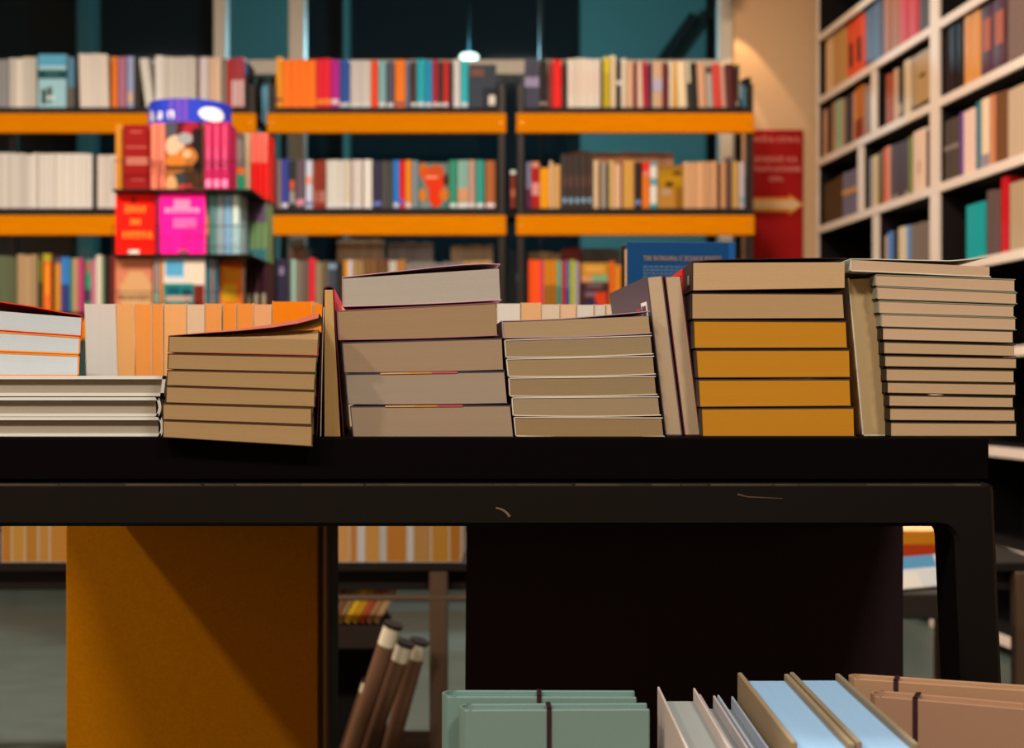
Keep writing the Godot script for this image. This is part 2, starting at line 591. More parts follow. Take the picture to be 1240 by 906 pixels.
func ceiling_lamp(at: Vector3, energy: float, side: float, hex: String) -> void:
	var root := thing("ceiling_lamp", "square white light panel set in the shop ceiling", "lamp", at, "ceiling light panels")
	var st := mb()
	var s := side / 2
	for k in [[-1, 0], [1, 0], [0, -1], [0, 1]]:
		var c := Vector3(k[0] * (s + 0.01), 0, k[1] * (s + 0.01))
		var hx := 0.01 if k[0] != 0 else s + 0.02
		var hz := 0.01 if k[1] != 0 else s + 0.02
		bx(st, c - Vector3(hx, 0.02, hz), c + Vector3(hx, 0.04, hz))
	obj("frame", st, mat("e8e8e6", 0.5), root)
	st = mb()
	bx(st, Vector3(-s, 0.0, -s), Vector3(s, 0.03, s))
	var m := StandardMaterial3D.new()
	m.resource_name = "lamp_glow"
	m.albedo_color = Color("f4efe6")
	m.emission_enabled = true
	m.emission = Color(hex)
	m.emission_energy_multiplier = 1.5
	obj("lamp_diffuser", st, m, root)
	var l := AreaLight3D.new()
	l.name = "lamp_light"
	l.area_size = Vector2(side, side)
	l.area_normalize_energy = true
	l.light_energy = energy
	l.light_color = Color(hex)
	l.shadow_enabled = true
	l.area_range = 20.0
	root.add_child(l, true)
	l.position = Vector3(0, -0.022, 0)
	l.rotation.x = -PI / 2

func room() -> void:
	var plaster := grained("plaster", "dcb48c", fine_tex, Vector3(3, 3, 3), 0.9)
	var st := mb()
	bx(st, Vector3(-4.1, -0.1, -6.3), Vector3(4.1, 0.0, 3.1))
	var fl := struct("floor", st, grained("floor_stone", "4c5650", grain_tex, Vector3(0.8, 0.8, 0.8), 0.4), "polished grey-green stone shop floor", "floor")
	st = mb()
	bx(st, Vector3(-4.1, 3.0, -6.3), Vector3(4.1, 3.1, 3.1))
	struct("ceiling", st, grained("ceiling_paint", "d9d4cc", fine_tex, Vector3(2, 2, 2), 0.9), "plain white shop ceiling", "ceiling")
	st = mb()
	bx(st, Vector3(-4.1, 0, -6.3), Vector3(-4.0, 3.0, 3.1))
	struct("wall_side", st, plaster, "plain beige plaster side wall", "wall")
	st = mb()
	bx(st, Vector3(4.0, 0, -6.3), Vector3(4.1, 3.0, 3.1))
	struct("wall_far_side", st, plaster, "beige plaster wall behind the white bookcase", "wall")
	st = mb()
	bx(st, Vector3(-4.1, 0, 3.0), Vector3(4.1, 3.0, 3.1))
	struct("wall_front", st, plaster, "beige plaster wall opposite the windows", "wall")
	# beige wall beside the windows
	st = mb()
	var wx := W(889, 100, 6.0).x
	bx(st, Vector3(wx, 0, -6.15), Vector3(4.1, 3.0, -6.0))
	struct("wall_back", st, plaster, "beige plaster wall beside the dark windows", "wall")
	# glazed back wall: mullions, transom, panes
	var zb := -6.1
	var white := mat("cfc6b8", 0.5)
	var frame := thing("window_1", "tall dark night window with pale mullions behind bookcases", "window", Vector3(-1.6, 0, zb), "", "structure")
	var xs := [-4.0, W(-60, 0, 6.1).x, W(268.5, 0, 6.1).x, W(361, 0, 6.1).x, W(655, 0, 6.1).x, W(880, 0, 6.1).x]
	var half := [0.03, 0.03, 0.026, 0.034, 0.008, 0.04]
	for i in xs.size():
		st = mb()
		bx(st, Vector3(xs[i] + 1.6 - half[i], 0, -0.04), Vector3(xs[i] + 1.6 + half[i], 3.0, 0.05), 0.004)
		obj("mullion", st, white if i != 4 else mat("1d2a2e", 0.5), frame)
	var ty := W(0, 83, 6.1).y
	for y in [[ty - 0.035, ty + 0.03], [0.0, 0.09], [2.92, 3.0]]:
		st = mb()
		bx(st, Vector3(-2.4, y[0], -0.03), Vector3(wx + 1.6, y[1], 0.04), 0.004)
		obj("transom", st, white, frame)
	var glass := StandardMaterial3D.new()
	glass.resource_name = "window_glass"
	glass.albedo_color = Color(0.10, 0.20, 0.22, 0.05)
	glass.transparency = BaseMaterial3D.TRANSPARENCY_ALPHA
	glass.roughness = 0.03
	glass.metallic_specular = 0.25
	for i in xs.size() - 1:
		for y in [[0.09, ty - 0.035], [ty + 0.03, 2.92]]:
			st = mb()
			bx(st, Vector3(xs[i] + 1.6 + half[i], y[0], -0.006), Vector3(xs[i + 1] + 1.6 - half[i + 1], y[1], 0.006))
			obj("pane", st, glass, frame)
	# outside: the neighbouring building's panels, and a lamp added for a reflected ceiling light
	var out := thing("street_building", "dim teal building front seen through the shop window", "building", Vector3(-0.5, -0.5, -10.5))
	var teal := mat("6f9c98", 0.7)
	for r in [[92, 112, 0.3], [275, 352, 0.0], [415, 422, 0.5], [703, 856, 0.0]]:
		var a := W(r[0], 0, 10.4)
		var b := W(r[1], 0, 10.4)
		st = mb()
		bx(st, Vector3(a.x + 0.5, 0, -0.1), Vector3(b.x + 0.5, 6.0, 0.1), 0.01)
		obj("wall_panel", st, teal, out)
	st = mb()
	bx(st, Vector3(-6.0, 0, -0.5), Vector3(6.5, 6.0, -0.3))
	obj("wall", st, mat("0c2028", 0.8), out)
	st = mb()
	tube(st, [W(795, 85, 10.25) - out.position, W(842, 20, 10.25) - out.position], 0.05, 6)
	obj("brace", st, mat("16262a", 0.6), out)
	var lp := W(568, 69, 8.0)
	var lamp := thing("added_reflection_lamp", "round white lamp added outside the dark window for a reflected ceiling light", "lamp", lp)
	st = mb()
	lathe(st, [Vector2(0.0, -0.024), Vector2(0.045, -0.016), Vector2(0.058, 0.0), Vector2(0.045, 0.016), Vector2(0.0, 0.024)], 20)
	var gm := StandardMaterial3D.new()
	gm.resource_name = "reflection_lamp_glow"
	gm.albedo_color = Color("e8fff8")
	gm.emission_enabled = true
	gm.emission = Color("d8fff0")
	gm.emission_energy_multiplier = 2.5
	obj("lamp_globe", st, gm, lamp)
	st = mb()
	tube(st, [Vector3(0, 0.018, 0), Vector3(0, 0.9, 0)], 0.003, 6)
	obj("rod", st, mat("15282c", 0.5), lamp)
	var ol := OmniLight3D.new()  # added light, brightens the building front
	ol.name = "added_outdoor_light"
	ol.light_color = Color("a4ecff")
	ol.light_energy = 2.6
	ol.light_size = 0.05
	ol.omni_range = 20.0
	ol.shadow_enabled = true
	lamp.add_child(ol)
	# two small spotlights above the sign wash the beige wall
	for q in [[882.0, -14.0, 23.0, 0.30, "wide-beam"], [893.0, -16.0, 33.0, 0.26, "narrow-beam"]]:
		var sp := W(q[0], q[1], 5.87)
		var fx := thing("wall_spotlight", "small %s white spotlight over the red sign, above the bookcase" % ("cool" if q[2] < 30 else "warm"), "lamp", sp)
		st = mb()
		lathe(st, [Vector2(0.0, 0.06), Vector2(0.022, 0.06), Vector2(0.022, 0.0), Vector2(0.019, 0.0), Vector2(0.019, 0.02)], 16)
		obj("housing", st, mat("e0dcd4", 0.5), fx)
		st = mb()
		bx(st, Vector3(-0.008, 0.02, -0.14), Vector3(0.008, 0.035, -0.018))
		obj("bracket", st, mat("c8c4bc", 0.5), fx)
		st = mb()
		lathe(st, [Vector2(0.0, 0.021), Vector2(0.0185, 0.021), Vector2(0.0185, 0.018), Vector2(0.0, 0.018)], 16)
		var em := StandardMaterial3D.new()
		em.resource_name = "spot_glow"
		em.albedo_color = Color("f4efe6")
		em.emission_enabled = true
		em.emission = Color("fff0dc")
		em.emission_energy_multiplier = 1.5
		obj("lamp_lens", st, em, fx)
		var sl := SpotLight3D.new()
		sl.name = "spot_light"
		sl.light_color = Color("fff2e4") if q[2] < 30 else Color("ffd8a4")
		sl.light_energy = q[3]
		sl.light_size = 0.01
		sl.spot_angle = q[2]
		sl.spot_angle_attenuation = 0.12
		sl.spot_range = 8.0
		sl.shadow_enabled = true
		fx.add_child(sl, true)
		sl.position = Vector3(0, 0.012, 0)
		sl.rotation.x = -PI / 2
	# the red sign on the beige wall
	var s0 := W(903, 157, 5.985)
	var s1 := W(973, 360, 5.985)
	var sign_ := thing("wall_sign", "tall red discount sign with pale arrow on the beige wall", "sign", Vector3((s0.x + s1.x) / 2, s1.y, -5.99))
	var w := s1.x - s0.x
	var h := s0.y - s1.y
	st = mb()
	bx(st, Vector3(-w / 2, 0, -0.01), Vector3(w / 2, h, 0.0), 0.002)
	obj("panel", st, mat("9c0606", 0.7), sign_)
	var pink := mat("e08a80", 0.6)
	var ln := [["NIŽA CENA", 168.5, 58.0, 5.6], ["KNJIGE SA", 192.5, 52.0, 6.0], ["POPUSTOM", 204.5, 60.0, 6.0], ["20%", 216.5, 17.0, 5.6]]
	for l in ln:
		words("lettering", l[0], l[3] / FL * 5.98, pink, sign_, Vector3(0.006, W(0, l[1], 5.98).y - s1.y, 0.0008), Vector3.ZERO, l[2] / FL * 5.98, true, 700)
	for pass_ in [[1.0, "d98414", 0.0], [0.62, "d9b184", 0.001]]:
		var k: float = pass_[0]
		var yc := W(0, 247.5, 5.98).y - s1.y
		var px := 5.98 / FL
		st = mb()
		var x0 := -w / 2
		var tip := w / 2 - 0.001 - (1 - k) * 0.018
		var neck := tip - 17 * px * (0.4 + 0.6 * k)
		for seg in [[x0, neck, 8.5 * k, 8.5 * k], [neck, tip, 12.5 * k, 0.3]]:
			var A := PackedVector3Array([Vector3(seg[0], yc + seg[2] * px, 0.002 + pass_[2]), Vector3(seg[1], yc + seg[3] * px, 0.002 + pass_[2])])
			var B := PackedVector3Array([Vector3(seg[0], yc - seg[2] * px, 0.002 + pass_[2]), Vector3(seg[1], yc - seg[3] * px, 0.002 + pass_[2])])
			var dz := Vector3(0, 0, -0.002 - pass_[2])
			strip(st, A, B, PackedVector3Array([A[0] + dz, A[1] + dz]), PackedVector3Array([B[0] + dz, B[1] + dz]))
		obj("arrow", st, mat(pass_[1], 0.6), sign_)

func main_table() -> void:
	var t := thing("display_table", "black steel display table loaded with stacks of paperbacks", "table", Vector3(-0.045, 0, -1.46))
	var black := grained("black_board", "070405", fine_tex, Vector3(6, 6, 6), 0.7, 0.0, 0.0, 0.12)
	var steel := grained("black_steel", "0a0808", fine_tex, Vector3(6, 6, 6), 0.42, 0.0, 0.0, 0.3)
	var L := -0.461 + 0.045
	var R := 0.369 + 0.045
	var z0 := -1.075 + 1.46   # front
	var z1 := -1.86 + 1.46
	var b0 := TOP - 0.0335
	var st := mb()
	bx(st, Vector3(L + 0.002, b0, z1), Vector3(R - 0.002, TOP, z0), 0.0015)
	obj("table_top", st, black, t)
	var r0 := b0 - 0.0015
	var r1 := r0 - 0.0335
	# front and back frames: a rail and two slightly splayed legs bent from one tube
	for z in [z0 + 0.006, z1 + 0.05]:
		var outer := []
		var inner := []
		var spl := 0.030
		var fil := 0.012
		outer.append(Vector2(L - spl, 0.0)); inner.append(Vector2(L - spl + 0.03, 0.0))
		for k in 5:
			var a := PI * 0.5 * k / 4.0
			outer.append(Vector2(L + 0.006 - 0.006 * cos(a), r0 - 0.006 + 0.006 * sin(a)))
			inner.append(Vector2(L + 0.03 + fil - fil * cos(a), r1 - fil + fil * sin(a)))
		for k in 5:
			var a := PI * 0.5 * (4 - k) / 4.0
			outer.append(Vector2(R - 0.006 + 0.006 * cos(a), r0 - 0.006 + 0.006 * sin(a)))
			inner.append(Vector2(R - 0.03 - fil + fil * cos(a), r1 - fil + fil * sin(a)))
		outer.append(Vector2(R + spl, 0.0)); inner.append(Vector2(R + spl - 0.03, 0.0))
		var lay := [[], [], [], []]   # outer and inner line at the chamfered front, then full size
		for k in outer.size():
			var o2: Vector2 = outer[k]
			var i2: Vector2 = inner[k]
			var foot := k == 0 or k == outer.size() - 1
			var sgn := 1.0 if k < 6 else -1.0    # towards the middle of the metal, from the outer and from the inner line
			var co := Vector2(sgn, 0) if foot else (Vector2(L + 0.006 if k < 6 else R - 0.006, r0 - 0.006) - o2).normalized()
			var ci := Vector2(-sgn, 0) if foot else (i2 - Vector2(L + 0.03 + fil if k < 6 else R - 0.03 - fil, r1 - fil)).normalized()
			o2 += co * 0.0030
			i2 += ci * 0.0030
			lay[0].append(Vector3(o2.x, o2.y, z)); lay[1].append(Vector3(i2.x, i2.y, z))
			o2 = outer[k]
			i2 = inner[k]
			lay[2].append(Vector3(o2.x, o2.y, z - 0.0030)); lay[3].append(Vector3(i2.x, i2.y, z - 0.0030))
		var bk := []
		for l in [lay[2], lay[3]]:
			var m := PackedVector3Array()
			for q in l: m.append(q + Vector3(0, 0, -0.0510))
			bk.append(m)
		st = mb()
		strip(st, PackedVector3Array(lay[0]), PackedVector3Array(lay[1]), PackedVector3Array(lay[2]), PackedVector3Array(lay[3]))
		strip(st, PackedVector3Array(lay[2]), PackedVector3Array(lay[3]), bk[0], bk[1])
		obj("leg_frame", st, steel, t)
	for x in [L, R - 0.03]:
		st = mb()
		bx(st, Vector3(x, r1 + 0.001, z1 + 0.05), Vector3(x + 0.03, r0, z0 - 0.05), 0.002)
		obj("side_rail", st, steel, t)
	# worn paint along the rail's upper edge, with its highlight put into the colour
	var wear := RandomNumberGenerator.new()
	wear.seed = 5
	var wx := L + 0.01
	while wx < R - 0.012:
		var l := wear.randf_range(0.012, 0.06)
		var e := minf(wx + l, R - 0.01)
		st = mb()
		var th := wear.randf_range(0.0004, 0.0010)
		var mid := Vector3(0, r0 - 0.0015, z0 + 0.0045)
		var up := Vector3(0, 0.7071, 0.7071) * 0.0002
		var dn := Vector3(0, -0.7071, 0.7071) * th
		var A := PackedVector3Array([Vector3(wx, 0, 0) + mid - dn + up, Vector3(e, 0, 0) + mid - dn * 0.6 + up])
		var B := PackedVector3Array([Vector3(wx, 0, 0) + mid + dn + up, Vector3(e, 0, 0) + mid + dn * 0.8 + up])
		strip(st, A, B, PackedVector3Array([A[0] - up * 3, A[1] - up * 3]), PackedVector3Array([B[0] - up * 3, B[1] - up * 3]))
		obj("worn_highlight_edge", st, mat("3e3020", 0.5), t)
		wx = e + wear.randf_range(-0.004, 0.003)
	# bare-metal scuffs on the rail
	var sc := mb()
	var pts := []
	for i in 9:
		var a := lerpf(0.2, 1.25, i / 8.0)
		pts.append(W(596 + 22 * sin(a), 631 - 16 * cos(a) , 1.0687) - t.position)
	tube(sc, pts, 0.0006, 5, 0.0011)
	obj("scuff", sc, mat("6b5a4c", 0.5), t)
	sc = mb()
	tube(sc, [W(893, 599, 1.0687) - t.position, W(905, 602, 1.0687) - t.position, W(948, 604, 1.0687) - t.position], 0.0009, 5, 0.0003)
	obj("scuff", sc, mat("4a3c30", 0.5), t)

# ---------------------------------------------------------------- bookcases at the back
func bookcase(label: String, x0: float, x1: float) -> void:
	var d := 5.40
	var a := W(x0, 0, d).x
	var b := W(x1, 0, d).x
	var cx := (a + b) / 2
	var t := thing("bookcase", label, "bookcase", Vector3(cx, 0, -d - 0.15), "bookcases along the window")
	var hw := (b - a) / 2
	var steel := mat("2b241f", 0.4, 0.2)
	var dark := mat("17130f", 0.6)
	var ochre := grained("ochre_board", "e68700", grain_tex, Vector3(1.0, 7.0, 7.0), 0.7, 0.0, 0.0, 0.08)
	for s in [-1, 1]:
		for z in [0.13, -0.15]:
			var st := mb()
			var c: float = s * (hw - 0.0175)
			bx(st, Vector3(c - 0.013, 0, z - 0.013), Vector3(c + 0.013, 1.99, z + 0.013), 0.002)
			obj("post", st, steel, t)
	for f in [[1.900, 1.7965, 1.8735], [1.505, 1.397, 1.4745], [1.098, 0.990, 1.067], [0.69, 0.582, 0.659], [0.26, 0.152, 0.229]]:
		var st := mb()
		bx(st, Vector3(-hw + 0.005, f[0] - 0.03, -0.16), Vector3(hw - 0.005, f[0], 0.132), 0.002)
		obj("shelf", st, dark, t)
		st = mb()
		bx(st, Vector3(-hw, f[1], 0.132), Vector3(hw, f[2], 0.15), 0.003)
		var lip := obj("shelf_lip", st, ochre, t)
		for s in [-1, 1]:
			st = mb()
			var c := Vector3(s * (hw - 0.022), (f[1] + f[2]) / 2, 0.149)
			tube(st, [c, c + Vector3(0, 0, 0.003)], 0.006, 10)
			obj("screw", st, mat("c98430", 0.35, 0.4), lip)
	if x0 > 600:   # small plate bridging the gap to the next bookcase
		var st := mb()
		bx(st, Vector3(-hw - 0.034, 1.475, -0.1), Vector3(-hw + 0.004, 1.505, 0.1), 0.002)
		obj("bridge_plate", st, dark, t)
	for s in [-1, 1]: # sloping end brackets that hold the rows in
		for f in [1.9, 1.505, 1.098]:
			var st := mb()
			var x: float = s * (hw - 0.006)
			var A := PackedVector3Array([Vector3(x - 0.004, f + 0.13, 0.08), Vector3(x - 0.004, f + 0.17, -0.15)])
			var B := PackedVector3Array([Vector3(x - 0.004, f, 0.12), Vector3(x - 0.004, f, -0.15)])
			var dx := Vector3(0.006, 0, 0)
			strip(st, A, B, PackedVector3Array([A[0] + dx, A[1] + dx]), PackedVector3Array([B[0] + dx, B[1] + dx]))
			obj("end_plate", st, dark, t)

func bookcases() -> void:
	bookcase("black steel bookcase with ochre shelf edges behind the spinner rack", -22, 310)
	bookcase("black steel bookcase with ochre shelf edges between the two others", 323, 613)
	bookcase("black steel bookcase with ochre shelf edges beside the red sign", 625, 914)
	var d := 5.42
	var s1 := 1.900
	var s2 := 1.505
	var s3 := 1.098
	var dots := [[0.10, 0.2, "9ec4e0", 0.7]]
	var tag := [[0.02, 0.10, "d8d8dc"]]
	var sky_print := printed("teal_landscape_cover", "9cc8d4", [[0, 0, 1, 0.22, "5aa8cc"], [0, 0.22, 1, 0.30, "a8d0dc"], [0, 0.30, 1, 0.47, "14484e"], [0.25, 0.36, 0.75, 0.40, "4f8080"], [0.12, 0.66, 0.3, 0.95, "30403c"], [0.34, 0.62, 0.5, 0.92, "3c4a44"], [0.3, 0.8, 0.6, 0.86, "e0ecec"]])
	var slate_print := printed("slate_cover", "3e4450", [[0.05, 0.1, 0.55, 0.28, "7a5248"], [0.5, 0.55, 1, 1, "2e3038"], [0.72, 0.72, 0.98, 0.95, "e0d8cc"]])
	shelf("top shelf behind the spinner", s1, d, 0.15, [
		[-7, 10, 2, "grey", "8a8a8c", 72, {"stuff": true}], [11, 44, 4, "ivory", "d8d0c4", 70, {"stuff": true}],
		[46, 80, 1, "pale teal landscape", "8fbccb", 66, {"face": true, "print": sky_print, "noun": "cover"}],
		[81, 90, 1, "steel blue", "4f7f9c", 69, {"bands": [[0.0, 0.4, "5c564c", 1.0]]}], [90.5, 95, 1, "black", "221d1a", 68],
		[96.5, 131, 5, "cream", "d9cfc4", 65, {"lean": 0.03}], [134.5, 141, 1, "orange", "ee7a12", 68],
		[142.5, 152, 2, "mauve", "b0708c", 69], [153, 161, 1, "lilac", "9aa4cc", 68, {"bands": [[0.1, 0.3, "d8b090", 0.8]]}], [162, 169, 1, "dark brown", "33291f", 69],
		[176, 186, 1, "leaning white", "d6cec6", 71, {"lean": 0.13}], [187, 196, 1, "bright white", "e2dcd8", 67], [196.5, 237, 7, "pale grey", "cfc6be", 69, {"vary": 0.1}],
		[237.5, 240, 1, "thin brown", "6e4424", 69], [240.5, 251, 2, "lavender white", "d8ced0", 69], [251.5, 267, 2, "peach", "d8b79c", 69], [267.5, 274, 1, "ash grey", "7c746c", 71],
		[274.5, 279, 1, "red", "bb2420", 71], [279.5, 296, 3, "crimson", "a0343c", 70, {"bands": [[0.02, 0.55, "d8b4b4", 0.8]]}], [296.5, 299.6, 1, "blue-topped black", "1d1f28", 74, {"bands": [[0.72, 1.0, "2a5c9c", 0.95]]}]])
	shelf("middle shelf behind the spinner", s2, d, 0.15, [
		[-7, 45, 10, "white", "dcd4cc", 186, {"stuff": true}], [46, 111, 13, "off-white", "dcd4cc", 186, {"vary": 0.07}], [112, 116, 1, "black", "2a241f", 187], [117, 142, 4, "milk white", "d9cec4", 188, {"vary": 0.08}],
		[143, 180, 4, "grey", "8d857c", 190, {"stuff": true}], [181, 230, 5, "brown", "5c4636", 192, {"stuff": true}], [231, 290, 6, "dark red", "702824", 190, {"stuff": true}]])
	shelf("third shelf behind the spinner", s3, d, 0.15, [
		[-7, 20, 4, "dull green", "55603c", 311, {"stuff": true}], [21, 45, 3, "tan", "b89468", 309, {"stuff": true}],
		[46, 51, 1, "olive black", "3c3f1c", 307, {"bands": [[0.5, 0.9, "8c8f20", 0.5]]}], [51.5, 61, 1, "orange", "e8701a", 308, {"bands": [[0.87, 1.0, "b0a020", 1.0], [0.3, 0.8, "f09418", 0.5]]}], [61.5, 65, 1, "oxblood", "4c1c10", 309],
		[65.5, 73, 1, "amber", "d08a28", 313, {"bands": [[0.9, 1.0, "5c4c58", 1.0]]}], [73.5, 83, 1, "blue", "2f7cc8", 312, {"bands": [[0.0, 0.5, "30387c", 1.0]]}], [83.5, 87, 1, "sea green", "4f8c84", 313], [87.5, 93, 1, "sand", "c49a68", 313],
		[93.5, 100, 1, "hot pink", "c0407c", 313], [100.5, 103, 1, "black", "2a2420", 313], [103.5, 109, 1, "emerald", "2f9c74", 314, {"bands": [[0.2, 0.42, "4c3450", 1.0], [0.75, 0.95, "b07858", 0.9]]}], [109.5, 115, 1, "rose", "c87894", 314],
		[115.5, 122, 1, "cream", "ddd4c4", 309], [122.5, 125, 1, "sage", "86a078", 311], [125.5, 132, 2, "charcoal", "2c2620", 310], [133, 139, 1, "maroon", "7c2820", 309], [190, 240, 5, "dark grey", "4a4644", 310, {"stuff": true}], [241, 296, 6, "brown", "6a4a34", 312, {"stuff": true}]])
	shelf("top shelf of the centre bookcase", s1, d, 0.15, [
		[334, 341.5, 1, "amber", "f09a08", 70, {"bands": [[0.13, 0.18, "4a3a4c", 1.0]]}], [342, 382, 4, "vivid orange", "fb7606", 72, {"vary": 0.03}], [382.5, 400, 2, "scarlet", "e4102c", 71, {"bands": [[0.07, 0.17, "e88a10", 0.95]]}],
		[400.5, 410.5, 1, "magenta", "b4088c", 71.5, {"bands": [[0.07, 0.17, "e8c8c8", 0.95]]}], [411, 423, 2, "royal blue", "2c52a4", 72, {"bands": tag}], [424, 448.5, 4, "grey white", "cfc8c4", 73, {"bands": tag}], [449, 457, 1, "orange-red", "ee4410", 73],
		[458, 467, 1, "pale teal", "7fb0b4", 73, {"bands": tag}], [468, 477, 1, "slate", "524e62", 74, {"bands": tag}], [478, 491, 1, "tangerine", "ee780c", 72, {"bands": [[0.05, 0.12, "7c4c5c", 0.9]]}], [491.5, 496, 1, "grey-blue", "60708c", 73],
		[497.5, 504, 1, "dark brown", "4c2a24", 74, {"bands": tag}], [504.5, 515, 1, "cyan", "18a4b8", 72, {"bands": tag}], [515.5, 523, 1, "azure", "2090c4", 73, {"bands": tag}], [524, 530.5, 1, "crimson", "a81c34", 73, {"bands": tag}], [531, 536.5, 1, "umber", "402c28", 74, {"bands": tag}],
		[537, 543, 1, "red", "cc2224", 74, {"bands": tag}], [543.5, 548, 1, "black", "2c2826", 74], [549, 557, 1, "light grey", "d4ced0", 72, {"bands": tag}], [557.5, 567, 1, "turquoise", "2cb0c0", 73, {"bands": tag}],
		[568, 601, 1, "slate grey", "3e4450", 78, {"face": true, "print": slate_print, "noun": "cover"}]])
	var poppy := printed("poppy_cover", "5c7c78", [[0.0, 0.0, 0.3, 0.34, "c86820", 1], [0.06, 0.1, 0.62, 0.42, "d84c18", 1], [0.3, 0.04, 0.86, 0.34, "c85020", 1], [0.2, 0.24, 0.9, 0.62, "dc3c10", 1], [0.32, 0.44, 0.84, 0.98, "dc3410", 1], [0.0, 0.56, 0.26, 0.86, "d07a1c", 1], [0.24, 0.3, 0.66, 0.36, "e89c7c"], [0.7, 0.56, 1.0, 0.84, "cc7420", 1], [0.82, 0.24, 1.0, 0.52, "3c241c", 1], [0.04, 0.86, 0.4, 1.0, "788890", 1], [0.86, 0.86, 1.0, 1.0, "38706c"]])
	shelf("middle shelf of the centre bookcase", s2, d, 0.15, [
		[334, 340, 1, "dusty pink", "8c7478", 194], [340.5, 349, 1, "blue", "34409c", 193, {"bands": tag}], [350, 357, 1, "bottle green", "28302a", 194, {"bands": [[0.4, 0.58, "e06030", 0.7], [0.1, 0.36, "a09c98", 0.8]]}], [358, 369, 2, "mauve-grey", "665460", 194, {"bands": [[0.06, 0.18, "d88ca4", 0.95]]}],
		[369.5, 378, 1, "ice blue", "cdd2e4", 194, {"bands": [[0.5, 0.66, "e89888", 0.9], [0.06, 0.14, "6478b8", 0.9]]}], [379, 394, 2, "brick red", "8c3018", 194, {"bands": [[0.12, 0.36, "b87870", 0.7]]}], [395, 416, 3, "white", "d8d4cc", 194, {"bands": tag}], [416.5, 425, 1, "ivory", "cfc2b0", 194, {"bands": tag}],
		[426.5, 438, 2, "pearl", "d6ccc8", 194, {"bands": tag}], [440, 450, 1, "clean white", "e0dcd6", 193], [451, 462, 1, "navy", "2c2a44", 194, {"bands": [[0.06, 0.14, "6c78c8", 0.9]]}], [462.5, 475.5, 2, "charcoal", "4c4a48", 195], [476.5, 483, 1, "bright blue", "1c7cd8", 194, {"bands": tag}],
		[483.5, 490.5, 1, "red", "dc1c1c", 194, {"bands": [[0.06, 0.2, "8c50a8", 0.9]]}], [491, 498, 1, "amber", "e88c0c", 194, {"bands": tag}], [499, 506, 1, "pale grey-blue", "7c8c98", 195],
		[507, 543, 1, "orange poppy", "d84818", 197, {"face": true, "print": poppy, "noun": "cover"}], [544, 553, 1, "green", "2c8c70", 194, {"bands": tag}], [554, 567, 2, "pale aqua", "88b4a8", 194, {"bands": [[0.14, 0.42, "d89468", 0.9], [0.02, 0.1, "e4e0dc", 1.0]]}], [567.5, 575, 1, "blush", "bc9484", 194, {"bands": tag}], [576, 586.5, 1, "teal", "2c9488", 194, {"bands": tag}],
		[588, 600, 1, "copper", "a85c2c", 195, {"bands": tag}]])
	shelf("third shelf of the centre bookcase", s3, d, 0.13, [
		[334, 348, 1, "dark navy", "2a2440", 314, {"bands": [[0.7, 0.85, "88789c", 0.4]]}], [349, 352, 1, "thin grey", "5a5854", 314], [352.5, 358, 1, "pale sea green", "9cc0b4", 315], [359, 373, 4, "brown-grey", "75675c", 316, {"vary": 0.4}], [374, 381, 1, "bright red", "e02438", 313], [382, 397, 4, "khaki", "84745a", 317, {"vary": 0.5}],
		[397.5, 407, 2, "slate blue", "404858", 316, {"bands": [[0.85, 0.95, "94b4d0", 0.7]]}], [408, 415, 2, "black", "2a2624", 318], [416, 421, 1, "gold", "d8901c", 315], [421.5, 426, 1, "white", "d4d0d4", 315], [426.5, 440, 3, "tan", "9c7c50", 315, {"vary": 0.4}], [441, 470, 6, "earth brown", "7c5430", 314, {"vary": 0.5}], [471, 480, 2, "off-white", "ccc0b4", 316], [481, 491, 2, "orange brown", "b07438", 315],
		[492, 560, 12, "stone", "7c7470", 318, {"vary": 0.6, "stuff": true}], [561, 596, 7, "pale gold", "c49a50", 317, {"vary": 0.4, "stuff": true}]])
	shelf("back row of the centre bookcase", s3, d + 0.14, 0.12, [
		[350, 372, 2, "umber", "8c6440", 300, {"stuff": true}], [408, 465, 8, "taupe", "b09880", 290, {"vary": 0.2, "stuff": true}], [470, 524, 8, "grey", "8c8688", 294, {"vary": 0.2, "stuff": true}], [546, 597, 7, "beige", "b8a084", 297, {"vary": 0.2, "stuff": true}]])
